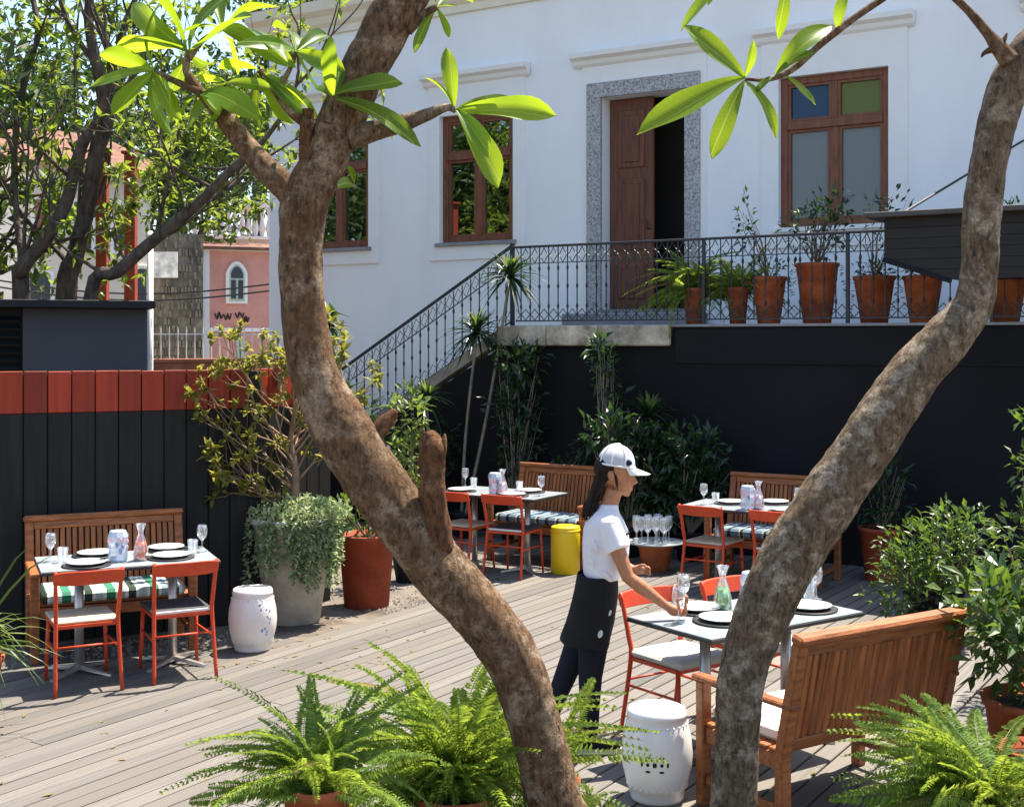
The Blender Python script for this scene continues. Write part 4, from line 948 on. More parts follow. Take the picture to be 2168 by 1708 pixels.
# ------------------------------------------------------------------ foreground frangipani trees
def big_leaf(seed):
    rn = random.Random(seed); m = MB(); n = 12; cur = rn.uniform(.02, .26); wav = rn.uniform(0, 6); fo = rn.uniform(.15, .6); tw_ = rn.uniform(-.5, .5)
    for i in range(n+1):
        t = i/n; w_ = (.118+.016*(seed % 4))*(max(0, t)**.72)*(1-t**5)*1.55*(1 if t < .98 else .3) if t > .06 else .008
        z = -cur*t*t*2.2+.02*math.sin(wav+t*5)
        bx_ = .05*math.sin(wav)*t*t; tq = tw_*t
        m.v += [(bx_+a_*w_*math.cos(tq), t, z+abs(a_)**1.5*w_*fo+a_*w_*math.sin(tq)+abs(a_)*.012*math.sin(wav*(1+a_)+t*9)) for a_ in (-1, -.5, 0, .5, 1)]
    for i in range(n):
        for k in range(4): a_ = i*5+k; m.f.append((a_, a_+1, a_+6, a_+5))
    return m
LEAFS = []
def put_leaf(par, p0, p1, rnd, nrm=None):
    d = p1-p0; L = d.length; y = d.normalized(); nn = (nrm or V((rnd.uniform(-1, 1), rnd.uniform(-1.1, .3), rnd.uniform(.25, 1)))); nn = (nn-y*nn.dot(y)).normalized(); x = y.cross(nn)
    M = Matrix(((x.x*L, y.x*L, nn.x*L, p0.x), (x.y*L, y.y*L, nn.y*L, p0.y), (x.z*L, y.z*L, nn.z*L, p0.z), (0, 0, 0, 1)))
    if len(LEAFS) < 9:
        o = big_leaf(len(LEAFS)).build('leaf', 'plumeria', par, smooth=True); o.matrix_basis = M; LEAFS.append(o)
    else: inst(rnd.choice(LEAFS), par, M)
def limb(par, name, pts, d, matn, base, seg=16, n=6, wob=.1, wf=7):
    P = [PD(x, y, d+(e[0] if e else 0))-base for x, y, w_, *e in pts]; rad = [w_/F*d/2 for x, y, w_, *e in pts]
    pp, rr = smooth_path(P, rad, n); return MB().tube(pp, rr, seg, wob=wob, wf=wf).build(name, matn, par, smooth=True), pp, rr
BZ = .2
def lump(par, x, y, d, r, matn, base, seed):
    rn = random.Random(seed); k = MB(); k.ell((0, 0, 0), (r, r*.8, r), None, 14, 9)
    k.v = [tuple(V(v)*(1+.35*noise.noise(V(v)*9/r*.1+V((seed, 0, 0)))+.2*noise.noise(V(v)/r*3+V((seed, 3, 0))))) for v in k.v]
    return k.build(par and 'knot', matn, par, smooth=True, loc=PD(x, y, d)-base)
# left tree
D1 = 5.0; base = PD(1195, 1800, D1); base.z = BZ
T1 = thing('frangipani_tree', 'thick brown tree trunk bending left across the foreground with sawn stumps', 'tree', base)
limb(T1, 'trunk', [(1200, 1790, 140), (1190, 1740, 122), (1172, 1690, 116), (1150, 1600, 112), (1122, 1500, 112), (1088, 1400, 116), (1022, 1305, 120), (930, 1205, 122), (855, 1105, 126), (790, 1010, 130), (728, 915, 126), (680, 830, 108), (652, 735, 98), (640, 620, 94), (638, 510, 94), (648, 420, 102), (688, 335, 94), (728, 240, 96), (770, 150, 98), (820, 55, 102), (870, -40, 106), (930, -150, 98), (985, -280, 84), (1005, -420, 54, .1), (1000, -520, 30, .15)], D1, 'bark', base, 56, 16, .06, 8)
limb(T1, 'limb', [(650, 470, 60), (612, 405, 62), (560, 355, 56), (512, 300, 46), (480, 255, 44), (470, 240, 38)], D1, 'bark', base, 16, 6)
limb(T1, 'sawn_stump', [(655, 420, 40), (650, 350, 36), (650, 290, 34), (651, 232, 30)], D1-.03, 'bark_cut', base, 14, 5)
limb(T1, 'broken_stump', [(945, 1215, 62, .02), (930, 1150, 60, -.04), (918, 1060, 56, -.06), (914, 985, 56, -.07), (918, 940, 48, -.07), (908, 912, 14, -.07)], D1, 'bark_cut', base, 18, 6, .14, 14)
limb(T1, 'splinter', [(930, 985, 26, -.08), (938, 945, 16, -.08), (942, 918, 3, -.08)], D1, 'bark_cut', base, 8, 4, .2, 20); limb(T1, 'splinter', [(898, 975, 24, -.06), (893, 940, 14, -.06), (897, 905, 3, -.06)], D1, 'bark_cut', base, 8, 4, .2, 20)
limb(T1, 'broken_stub', [(775, 960, 52), (800, 915, 40), (822, 890, 32), (838, 868, 12)], D1+.02, 'bark_cut', base, 14, 5, .18, 16)
limb(T1, 'branch', [(740, 290, 60), (790, 278, 44), (850, 262, 38), (900, 245, 26), (945, 228, 16), (965, 235, 12)], D1-.02, 'bark_pale', base, 12, 5)
limb(T1, 'branch', [(655, 265, 26), (620, 240, 22), (585, 195, 18), (550, 150, 14)], D1-.05, 'bark', base, 10, 5)
limb(T1, 'branch', [(470, 245, 34), (425, 195, 22), (395, 150, 18), (400, 110, 14)], D1-.02, 'bark', base, 10, 5)
limb(T1, 'branch', [(860, 60, 36), (900, 30, 20), (925, 15, 12)], D1-.02, 'bark', base, 10, 5)
limb(T1, 'branch', [(690, 260, 26), (697, 235, 16), (705, 205, 10)], D1-.12, 'bark', base, 8, 4)
rnd = random.Random(42)
def leaves(par, base, d, groups):
    for (cx0, cy0, d0), tips in groups:
        p0 = PD(cx0, cy0, d+d0)-base
        for x, y, *e in tips:
            dy = e[0] if e else rnd.uniform(-.26, .18); put_leaf(par, p0, PD(x, y, d+d0+dy)-base, rnd, V((rnd.uniform(-.3, .3), rnd.uniform(-1, -.6), rnd.uniform(.4, .8))) if e else None)
for pts in ([(425, 195, 20), (370, 172, 13), (325, 150, 10)], [(400, 125, 16), (430, 85, 12), (470, 62, 9)], [(585, 195, 16), (612, 150, 11), (628, 108, 8)], [(430, 200, 16), (455, 190, 11), (480, 178, 8)]): limb(T1, 'branch', pts, D1-.03, 'bark', base, 8, 4)
leaves(T1, base, D1, [
    ((400, 112, -.02), [(235, -8), (335, -25), (415, -30), (512, 8), (300, 60), (352, 205), (455, 170), (250, 70)]),
    ((325, 150, -.04), [(188, 162), (240, 236), (205, 95), (300, 262), (372, 252), (275, 25), (395, 215)]),
    ((470, 62, -.03), [(452, -60), (560, -25), (612, 28), (590, 95), (520, 150), (395, 30)]),
    ((480, 178, -.06), [(372, 270), (452, 262), (540, 232), (565, 170), (425, 150), (508, 275)]),
    ((548, 152, -.05), [(688, 218), (642, 226), (528, 258), (470, 120), (610, 262)]),
    ((628, 108, -.05), [(620, 18), (700, 62), (718, 140), (560, 62), (668, 196)]),
    ((705, 205, -.12), [(838, 148, -.05), (688, 108), (885, 245, -.06), (735, 118), (650, 150)]),
    ((962, 232, -.02), [(950, 100, -.05), (1088, 178, -.04), (1176, 236, -.05), (1076, 372, -.05), (935, 150), (1045, 310, -.1)]),
    ((925, 16, -.02), [(868, 100, -.05), (958, 78), (965, 5), (905, -50), (985, -40)]),
    ((750, 390, -.08), [(722, 385), (742, 345)]), ((1000, -525, .15), [(900, -560), (1120, -560), (1080, -640), (920, -650), (1010, -680), (1130, -480), (870, -480)]),
    ((420, 200, -.02), [(360, 250), (470, 225), (500, 175)])])
# right tree
D2 = 5.25; base = PD(1553, 1790, D2); base.z = BZ
T2 = thing('frangipani_tree', 'grey brown tree trunk curving up to the right edge of the picture', 'tree', base)
limb(T2, 'trunk', [(1550, 1780, 118), (1550, 1740, 104), (1553, 1690, 98), (1560, 1600, 92), (1563, 1500, 96), (1578, 1400, 102), (1622, 1280, 120), (1682, 1165, 124), (1752, 1062, 124), (1822, 960, 120), (1882, 868, 114), (1940, 785, 106), (2005, 715, 98), (2060, 645, 82), (2074, 560, 76), (2079, 460, 78), (2090, 360, 76), (2112, 260, 80), (2140, 170, 82), (2185, 100, 80), (2260, 20, 70), (2330, -90, 60, .1), (2380, -220, 46, .2), (2400, -340, 30, .25)], D2, 'bark_pale', base, 56, 16, .065, 9)
limb(T2, 'branch', [(2138, 130, 44), (2112, 98, 34), (2090, 70, 22), (2045, 18, 17), (1985, -30, 15), (1920, -30, 14), (1860, 4, 14), (1800, 45, 15), (1740, 92, 15), (1690, 138, 14), (1655, 160, 12), (1620, 170, 9), (1578, 168, 7)], D2-.05, 'bark', base, 10, 5)
limb(T2, 'thorn_stub', [(2112, 100, 20), (2085, 112, 10), (2078, 122, 3)], D2-.06, 'bark', base, 8, 4); limb(T2, 'thorn_stub', [(2120, 95, 16), (2128, 80, 9), (2132, 70, 3)], D2-.06, 'bark', base, 8, 4)
rnd = random.Random(43)
leaves(T2, base, D2, [
    ((1576, 168, -.05), [(1460, 48, -.08), (1352, 256, -.06), (1503, 322, -.08), (1666, 246, -.1), (1602, 90, -.1)]),
    ((1640, 160, -.05), [(1742, 24, -.05), (1602, 178, -.05), (1705, 95, -.08)]), ((1658, 158, -.05), [(1730, 208, -.1)]),
    ((1668, -45, -.05), [(1652, 58, -.05)]), ((1800, -30, -.05), [(1762, 42, -.05)]), ((1545, -40, 0), [(1438, 8, -.05)]), ((1510, -40, 0), [(1505, 6, -.05)]), ((2400, -345, .25), [(2300, -380), (2520, -380), (2480, -460), (2320, -470), (2410, -500), (2530, -300), (2270, -310)])])

# ------------------------------------------------------------------ plants
def pot_mesh(r, h, rim=.03, taper=.68):
    return MB().lathe([(r*taper, 0), (r*taper+.004, .006), (r*.95, h-rim*1.4), (r, h-rim*1.3), (r*1.03, h-.004), (r*1.0, h), (r*.92, h), (r*.9, h-.04), (.001, h-.045)], 32)
def pot(par, r, h, m='terracotta', taper=.68):
    pot_mesh(r, h, taper=taper).build('pot', m, par, smooth=True)
    MB().lathe([(r*.89, h-.0445), (r*.5, h-.03), (.001, h-.028)], 20).build('soil', 'potting_soil', par, smooth=True)
def frond_mesh(seed, arch_=.55):
    rn = random.Random(seed); m = MB(); n = 54; sw = rn.uniform(-.16, .16); pt = lambda t: V((sw*t*t+.03*math.sin(t*5+seed), t*(1-.12*t), -arch_*t*t*t*.9+.03*math.sin(t*6+seed)))
    for i in range(4, n):
        t = i/n; p = pt(t); d = (pt(min(1, t+.02))-pt(t-.02)).normalized(); L = .118*min(1, t*4)*(1-t)**.42+.010
        for s in (-1, 1):
            if rn.random() < .05: continue
            q = (V((s, 0, 0))+d*.35+V((0, 0, rn.uniform(-.25, .15)))).normalized(); m.leaf(p, q, V((0, 0, 1))+V((rn.uniform(-.3, .3), 0, 0)), L*rn.uniform(.8, 1.15), .026, .12, .2)
    m.tube([pt(i/10) for i in range(11)], [.006*(1-.8*i/10) for i in range(11)], 4, cap=False); return m
FR = []
def fern(label, p, n, L, seed, potr=None, poth=.4, pitch=(25, 80), aim=None, cat='fern', spreadz=1.0):
    t = thing('potted_fern', label, cat, p, 0, 'ferns in pots'); rn = random.Random(seed)
    if potr: pot(t, potr, poth)
    for i in range(n):
        az = 2.4*i+rn.uniform(-.3, .3); pi = R(rn.uniform(*pitch)); LL = L*rn.uniform(.5, 1.15)
        if aim is not None and rn.random() < .5: az = aim+rn.gauss(0, .5)
        if math.cos(az) < -.75 and potr: pi = max(pi, R(55)); LL *= .75
        M = Matrix.Translation((rn.uniform(-.04, .04), rn.uniform(-.04, .04), (poth if potr else 0)-.03)) @ Matrix.Rotation(az, 4, 'Z') @ Matrix.Rotation(pi, 4, 'X') @ Matrix.Rotation(rn.gauss(0, .6), 4, 'Y') @ Matrix.Scale(LL, 4)
        if len(FR) < 9: o = frond_mesh(len(FR), .35+.09*len(FR)).build('frond', 'dry_frond' if len(FR) == 8 else 'fern_leaf', t); o.matrix_basis = M; FR.append(o)
        else: inst(rn.choice(FR[:8]) if rn.random() < .97 else FR[8], t, M)
    return t
def bush(mb, c, r, n, L, W, rnd, droop=.1, shell=.55):
    for i in range(n):
        q = rdir(rnd); rr = shell+(1-shell)*rnd.random(); rr = rr if rnd.random() < .8 else rnd.random()
        p = V(c)+V((q.x*r[0], q.y*r[1], q.z*r[2]))*rr*(1+.35*noise.noise(q*2.3+V(c)))
        d = (q*.8+rdir(rnd)*.8+V((0, 0, .25))).normalized(); mb.leaf(p, d, V((0, 0, 1))+rdir(rnd)*.7, L*rnd.uniform(.6, 1.2), W*rnd.uniform(.7, 1.2), .18, droop)
def twigs(mb, c, r, n, rnd, rad=.008, root=None):
    root = V(root) if root is not None else V((c[0], c[1], c[2]-r[2]))
    for i in range(n):
        q = rdir(rnd, .3); e = V(c)+V((q.x*r[0], q.y*r[1], q.z*r[2]))*.85; m_ = root.lerp(e, .5)+rdir(rnd)*.06; mb.tube([root, m_, e], [rad, rad*.7, rad*.25], 5, cap=False)
def potted(label, p, r, h, blobs, leafm, L, W, seed, potm='terracotta', name='potted_plant', taper=.68, group='plants in terracotta pots', twn=10, trail=0, stems=True):
    t = thing(name, label, 'plant', p, 0, group); rnd = random.Random(seed); pot(t, r, h, potm, taper); lf = MB(); tw = MB()
    for (x, y, z, rx, ry, rz_, n) in blobs:
        bush(lf, (x, y, h+z), (rx, ry, rz_), n, L, W, rnd)
        if stems: twigs(tw, (x, y, h+z), (rx, ry, rz_), twn, rnd, .006, (0, 0, h-.035))
    for i in range(trail):
        a_ = rnd.uniform(0, 6.28); q = V((r*math.cos(a_), r*math.sin(a_), h)); 
        for k in range(rnd.randint(5, 14)):
            q = q+V((math.cos(a_)*.006, math.sin(a_)*.006, -.03)); lf.leaf(q, V((math.cos(a_), math.sin(a_), 0))+rdir(rnd)*.7, V((0, 0, 1)), L*.8, W*.8)
    lf.build('foliage', leafm, t)
    if stems: tw.build('stem', 'twig', t)
    return t
# raised bed below the picture that carries the foreground pots and trees
pbd = thing('raised_planter', 'low stone raised planting bed at the foot of the foreground trees', 'planter', (0, 0, 0))
MB().box(-3.2, 3.6, 3.6, 5.42, -.06, BZ-.04).build('soil', 'potting_soil', pbd)
for q in ((-3.3, 3.7, 5.421, 5.5), (-3.3, 3.7, 3.5, 3.599)): MB().bbox(q[0], q[1], q[2], q[3], -.06, BZ, .01).build('kerb', 'bed_stone', pbd)
for q in ((-3.3, -3.201), (3.601, 3.7)): MB().bbox(q[0], q[1], 3.6, 5.42, -.06, BZ, .01).build('kerb', 'bed_stone', pbd)
def atz(x, d, z): return V((ray(x)*d, d, z))
bz = BZ-.04
fern('fern in an orange pot left of the bending trunk', atz(672, 4.6, bz), 100, .43, 51, .125, .50, (10, 84))
fern('large fern at the foot of the bending trunk', atz(962, 5.2, bz), 160, .66, 52, .17, .26, (5, 86))
fern('fern with upright fronds right behind the bending trunk', atz(1172, 5.3, bz), 11, .46, 53, .11, .28, (58, 88))
fern('large bright fern in the lower right corner', atz(2090, 4.65, bz), 130, .50, 54, .17, .42, (0, 72), aim=R(75))
fern('low fern between the trunk and the white stool', atz(1225, 5.1, bz), 16, .20, 55, .10, .20, (25, 70))
t = thing('terracotta_pot', 'empty terracotta pot at the right edge below the fern', 'pot', atz(2185, 4.85, bz), 0); pot(t, .13, .55)
MB().lathe([(.001, 0), (.03, .01), (.045, .05), (.03, .085), (.001, .095)], 14).build('finial', 'terracotta', t, smooth=True, loc=(.02, .0, .56))
# right bushes
p = atz(2205, 6.1, 0)
potted('broad leafed green shrub in a terracotta pot right of foreground bench', p, .27, .55, [(.0, .0, .28, .36, .34, .28, 400), (-.16, .1, .40, .24, .28, .22, 240), (.1, 0, .1, .34, .3, .2, 200)], 'bush_leaf', .115, .05, 61, twn=14)
potted('dense pale green shrub behind the foreground bench end', G(2030, 1390)+V((.0, .55, 0)), .22, .36, [(0, 0, .26, .40, .32, .30, 620), (-.22, -.05, .05, .28, .28, .30, 420), (.2, .1, .42, .3, .3, .25, 300), (0, -.2, -.05, .3, .2, .25, 260)], 'bush_leaf', .085, .036, 62, 'near_black', twn=14)
potted('tall leafy shrub at the right edge in front of charcoal wall', atz(2215, 8.2, 0), .25, .5, [(0, 0, .45, .30, .35, .35, 360), (-.0, 0, .95, .2, .3, .2, 110), (.0, 0, 1.25, .16, .25, .14, 70)], 'bush_leaf', .10, .042, 63, twn=14)
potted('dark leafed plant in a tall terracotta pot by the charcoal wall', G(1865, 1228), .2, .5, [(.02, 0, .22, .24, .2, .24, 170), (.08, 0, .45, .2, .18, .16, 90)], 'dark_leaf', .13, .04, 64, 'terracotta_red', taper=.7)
# terrace pots behind the railing
for i, (x, wd_, y0, lab, blobs, lm, trail) in enumerate((
    (1628, 74, 584, 'terracotta pot with a thin twiggy plant beside the hanging ferns', [(-.25, 0, .55, .12, .1, .42, 70), (0, 0, .08, .2, .15, .12, 60)], 'dark_leaf', 5),
    (1730, 92, 556, 'tallest terracotta pot with bushy plant under the right window', [(.0, 0, .35, .34, .25, .3, 260), (.15, 0, .55, .25, .2, .25, 140)], 'dark_leaf', 4),
    (1851, 88, 584, 'terracotta pot with sparse twigs left of the canopy corner', [(.12, 0, .6, .3, .2, .32, 70), (0, 0, .06, .2, .15, .1, 80)], 'dark_leaf', 4),
    (1954, 84, 584, 'terracotta pot under the canopy corner', [(0, 0, .06, .18, .16, .1, 90)], 'dark_leaf', 1),
    (2130, 84, 590, 'terracotta pot right of the curving trunk under the canopy', [(0, 0, .06, .18, .16, .1, 90), (.1, 0, .6, .2, .2, .2, 100)], 'bush_leaf', 2))):
    q = E0+U*WT(x, .36)+N*.36; q.z = ZTER+.0005; d_ = q.y; h_ = (684-y0)/F*d_; r_ = wd_/2/F*d_
    potted(lab, q, r_, h_, blobs, lm, .09, .035, 70+i, 'terracotta', taper=.62, group='pots along the terrace railing', trail=trail)
def straps(mb, c, n, L, W, rnd, up=(.0, .9), droop=.6):
    for i in range(n):
        a_ = i*2.4+rnd.uniform(-.3, .3); e = rnd.uniform(*up); mb.strap(V(c), V((math.cos(a_), math.sin(a_), e)), L*rnd.uniform(.7, 1.1), W*rnd.uniform(.8, 1.2), droop*rnd.uniform(.6, 1.2))
for i, (x, lab, n, L) in enumerate(((1472, 'bushy fern in a pot beside the house door', 170, .60), (1562, 'smaller bushy fern between the door fern and terracotta pots', 110, .48))):
    q = E0+U*WT(x, .32)+N*.32; q.z = ZTER+.0005; t = fern(lab, q, n, L, 80+i, .14-.02*i, .40, (-12, 75)); t['group'] = 'pots along the terrace railing'; t['category'] = 'plant'
# tall stemmed plants along the charcoal wall
def wallpt(x, o): q = E0+U*WT(x, o)+N*o; q.z = 0; return q
def dracaena(label, x0, heads, o, seed, lm='dark_leaf', n=80, L=.52):
    b = wallpt(x0, o); rnd = random.Random(seed); t = thing('dracaena', label, 'plant', b, 0, 'slender plants along the wall')
    pot(t, .15, .28, 'near_black')
    for hx, hy in heads:
        d_ = b.y; e = PD(hx, hy, d_)-b; m_ = e*.5+V((rnd.uniform(-.06, .06), 0, 0)); pp, rr = smooth_path([V((0, 0, .22)), m_, e], [.022, .018, .014], 6); MB().tube(pp, rr, 8, wob=.1, wf=12).build('stem', 'stem_pale', t, smooth=True)
        lf = MB(); straps(lf, e, n, L, .032, rnd, (-.6, 2.0), .55); lf.build('foliage', lm, t)
        k = MB(); straps(k, e+V((0, 0, .03)), 16, L*.7, .03, rnd, (1.2, 3), .3); k.build('young_leaves', 'grass_leaf', t)
dracaena('tall leaning dracaena whose leaf head reaches the stair railing', 985, [(1080, 585)], -.55, 101)
dracaena('shorter dracaena with pale stem in front of the stairs', 978, [(1010, 705)], -.45, 102)
dracaena('small spiky dracaena to the right of the climbing plant', 1350, [(1375, 880)], -.4, 103, n=60, L=.5)
dracaena('low dracaena left of the tall leaning one', 925, [(905, 850)], -.5, 107, n=50, L=.5)
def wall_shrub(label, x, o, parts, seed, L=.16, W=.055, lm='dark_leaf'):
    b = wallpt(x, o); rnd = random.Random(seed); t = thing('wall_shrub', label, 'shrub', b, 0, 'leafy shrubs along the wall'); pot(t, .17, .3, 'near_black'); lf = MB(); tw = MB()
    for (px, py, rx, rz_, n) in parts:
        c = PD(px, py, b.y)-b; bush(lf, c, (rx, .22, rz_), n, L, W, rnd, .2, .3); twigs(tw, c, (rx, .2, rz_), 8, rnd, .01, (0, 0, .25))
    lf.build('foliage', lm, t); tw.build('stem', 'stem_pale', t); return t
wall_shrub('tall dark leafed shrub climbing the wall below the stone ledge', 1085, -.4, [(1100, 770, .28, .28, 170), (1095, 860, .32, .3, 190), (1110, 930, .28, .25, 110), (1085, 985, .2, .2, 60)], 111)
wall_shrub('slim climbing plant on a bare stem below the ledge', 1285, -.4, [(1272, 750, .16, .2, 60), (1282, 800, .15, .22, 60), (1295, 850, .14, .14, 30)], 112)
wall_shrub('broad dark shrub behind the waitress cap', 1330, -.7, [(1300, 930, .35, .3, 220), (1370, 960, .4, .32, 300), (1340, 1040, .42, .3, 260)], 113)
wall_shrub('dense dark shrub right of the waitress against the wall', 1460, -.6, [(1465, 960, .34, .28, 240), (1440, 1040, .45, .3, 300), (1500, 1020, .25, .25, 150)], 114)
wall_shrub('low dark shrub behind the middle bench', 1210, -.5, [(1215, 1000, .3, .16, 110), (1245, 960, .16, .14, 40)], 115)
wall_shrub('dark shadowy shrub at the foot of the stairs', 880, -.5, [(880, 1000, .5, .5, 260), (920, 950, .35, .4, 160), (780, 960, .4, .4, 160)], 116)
# plants beside the bending trunk
b = V((-1.28, 12.3, -.03)); t = thing('young_rubber_tree', 'slim tree with long drooping dark leaves right of the bending trunk', 'tree', b); rnd = random.Random(121)
k = MB(); e1 = PD(690, 690, 12.3)-b; pp, rr = smooth_path([V((0, 0, 0)), e1*.5+V((.1, 0, 0)), e1], [.03, .022, .012], 6); k.tube(pp, rr, 8, wob=.08); k.build('trunk', 'stem_pale', t, smooth=True)
lf = MB()
for px, py, n in ((695, 680, 22), (720, 830, 26), (750, 850, 22), (690, 760, 16), (770, 870, 14), (700, 930, 20)):
    c = PD(px, py, 12.3)-b
    for i in range(n): lf.leaf(c+rdir(rnd)*.07, rdir(rnd)+V((.3, 0, -.35)), V((0, 0, 1))+rdir(rnd)*.3, .26*rnd.uniform(.7, 1.1), .075, .1, .2)
lf.build('crown', 'dark_leaf', t)
t = potted('bright green leafy plant glimpsed behind the trunk fork stub', G(835, 1290)+V((-.0, 1.4, -.03)), .16, .3, [(0, 0, 1.25, .18, .15, .3, 130), (0.02, 0, .8, .2, .18, .3, 120)], 'grass_leaf', .12, .05, 122, 'near_black', group='plants in terracotta pots')
# concrete planter with shrub and trailing plant
cpn = G(612, 1318); cpn.z = -.03; cpn.y += .2
t = thing('concrete_planter', 'tall tapered concrete planter with a yellow leafed shrub and pale trailing plant', 'planter', cpn); rnd = random.Random(131)
hp = .85; MB().lathe([(.2, 0), (.215, .01), (.33, hp-.05), (.35, hp-.045), (.355, hp), (.315, hp), (.30, hp-.06), (.001, hp-.06)], 40).build('planter', 'concrete', t, smooth=True)
MB().lathe([(.302, hp-.055), (.001, hp-.03)], 24).build('soil', 'potting_soil', t)
tw = MB(); lf = MB(); tips = []
pp, rr = smooth_path([(0, 0, hp-.06), (.02, 0, hp+.35), (-.02, 0, hp+.62), (.03, 0, hp+.95)], [.035, .03, .022, .012], 6); tw.tube(pp, rr, 8, wob=.1)
for i in range(26):
    q = pp[3+i % 14]; a_ = rnd.uniform(0, 6.28); grow(tw, q, V((math.cos(a_)-.25, math.sin(a_)*.6, rnd.uniform(.2, .9))), rnd.uniform(.28, .5), .011, 2, rnd, tips, .55, .08, 5)
for i in range(14):
    a_ = rnd.uniform(2.2, 4.2); grow(tw, V((-.03, 0, hp)), V((math.cos(a_), math.sin(a_)*.6, rnd.uniform(.3, .8))), rnd.uniform(.3, .45), .011, 2, rnd, tips, .5, .06, 5)
for p_, d_ in tips: rosette(lf, p_, d_, rnd, 9, .085, .045)
tw.build('stem', 'twig', t, smooth=True); lf.build('foliage', 'yellow_leaf', t)
lf = MB()
for i in range(1500):
    a_ = rnd.uniform(0, 6.28); r_ = .36*math.sqrt(rnd.random()); lf.leaf(V((r_*math.cos(a_)*1.15+.04, r_*math.sin(a_)*1.15, hp+rnd.uniform(-.02, .15)*(1.2-r_/.36*.6))), rdir(rnd, .3), V((0, 0, 1))+rdir(rnd)*.5, .055, .026)
for i in range(70):
    a_ = rnd.choice((rnd.gauss(-.75, .5), rnd.gauss(-1.7, .7), rnd.gauss(-.3, .4), rnd.uniform(-3.3, .3))); q = V((.36*math.cos(a_), .36*math.sin(a_), hp)); n = rnd.randint(3, 19)
    for k in range(n):
        q = q+V((rnd.uniform(-.008, .008), rnd.uniform(-.008, .008), -.028)); 
        for j in range(4): lf.leaf(q+rdir(rnd)*.02, V((math.cos(a_), math.sin(a_), 0))*.6+rdir(rnd), V((0, 0, 1)), .055, .03)
lf.build('trailing_foliage', 'pale_leaf', t)
q = G(772, 1282); q.z = -.03; potted('large terracotta pot behind the bending trunk beside concrete planter', q+V((0, .15, 0)), .25, .62, [(0, 0, .16, .28, .25, .2, 160)], 'bush_leaf', .1, .04, 132, 'terracotta_red', taper=.75)
# arching grass leaves at the left edge
for i, (x, y, d_, lab, n) in enumerate(((-70, 1560, 7.4, 'strap leafed grassy plant arching in from the left edge', 60),)):
    b = atz(x, d_, 0); t = thing('grassy_plant', lab, 'plant', b); pot(t, .2, .42); lf = MB(); rnd = random.Random(140)
    straps(lf, (0, 0, .42), n, .75, .018, rnd, (.3, 2.2), .75); lf.build('foliage', 'grass_leaf', t)
    for sx, sy, ex, ey in ((-40, 1330, 68, 1150), (-30, 1300, 110, 1175), (-40, 1500, 105, 1385), (-30, 1480, 60, 1400)):
        k = MB(); a0 = V((0, 0, .40)); e = PD(ex, ey, d_)-b; mid = a0.lerp(e, .5)+V((0, 0, .10)); k.tube([a0, a0.lerp(mid, .5)+V((0, 0, .04)), mid, mid.lerp(e, .5)+V((0, 0, .03)), e], [.004, .008, .009, .007, .001], 4); k.build('leaf_blade', 'grass_leaf', t)

# ------------------------------------------------------------------ the waitress
DP = 7.05
def pp_(x, y, off=0.): return V((ray(x)*DP, DP+off, H-(y-HY)/F*DP))
PX = DP/F
def remesh(o, vox, sm=6, smf=.5):
    m = o.modifiers.new('r', 'REMESH'); m.mode = 'VOXEL'; m.voxel_size = vox; m.use_smooth_shade = True
    m2 = o.modifiers.new('s', 'SMOOTH'); m2.factor = smf; m2.iterations = sm
    dg = bpy.context.evaluated_depsgraph_get(); me = bpy.data.meshes.new_from_object(o.evaluated_get(dg)); old = o.data; o.modifiers.clear(); o.data = me; bpy.data.meshes.remove(old)
    me.polygons.foreach_set('use_smooth', [True]*len(me.polygons)); return o
def ringe(c, ax, ay, n=24, pw=1.0): return [c+ax*math.copysign(abs(math.cos(2*math.pi*k/n))**pw, math.cos(2*math.pi*k/n))+ay*math.copysign(abs(math.sin(2*math.pi*k/n))**pw, math.sin(2*math.pi*k/n)) for k in range(n)]
wo_base = V((ray(1262)*DP, DP, 0))
wt = thing('person', 'person in white cap, white shirt and black apron leaning to set a glass', 'person', wo_base)
def loc(mb): mb.v = [tuple(V(v)-wo_base) for v in mb.v]; return mb
XA, YA, ZA = V((1, 0, 0)), V((0, 1, 0)), V((0, 0, 1))
# body: one continuous surface
bd = MB()
bd.loft([ringe(pp_(x, y), XA*rx, YA*ry) for x, y, rx, ry in ((1256, 1330, .085, .14), (1260, 1290, .10, .15), (1268, 1250, .10, .145), (1274, 1205, .085, .12), (1280, 1160, .10, .13), (1282, 1120, .10, .15), (1284, 1095, .08, .15), (1288, 1078, .05, .08))])
bd.tube([pp_(1286, 1085), pp_(1292, 1060), pp_(1300, 1035)], [.058, .05, .052], 16)
hc = pp_(1304, 992); tilt = Matrix.Rotation(R(10), 3, 'Y')
bd.ell(hc, (.094, .074, .105), tilt, 24, 16); bd.ell(pp_(1318, 1018), (.062, .058, .075), tilt, 20, 12)
bd.ell(pp_(1327, 1044), (.022, .024, .018), None, 12, 8)                      # chin
bd.ell(pp_(1320, 1036), (.04, .045, .024), None, 14, 8)                       # jaw
bd.tube([pp_(1334, 1000), pp_(1341, 1012), pp_(1347, 1021), pp_(1340, 1025)], [.009, .012, .013, .008], 10)   # nose
bd.ell(pp_(1336, 1032), (.014, .022, .006), None, 10, 6); bd.ell(pp_(1335, 1037), (.013, .02, .0065), None, 10, 6)  # lips
bd.ell(pp_(1332, 994), (.016, .045, .010), None, 12, 6)                       # brow
for s_ in (-1, 1):
    bd.ell(pp_(1326, 1016, s_*.04), (.022, .018, .022), None, 10, 6)          # cheeks
    bd.ell(pp_(1291, 1004, s_*.078), (.019, .010, .030), Matrix.Rotation(R(-12), 3, 'Y'), 12, 8)   # ears
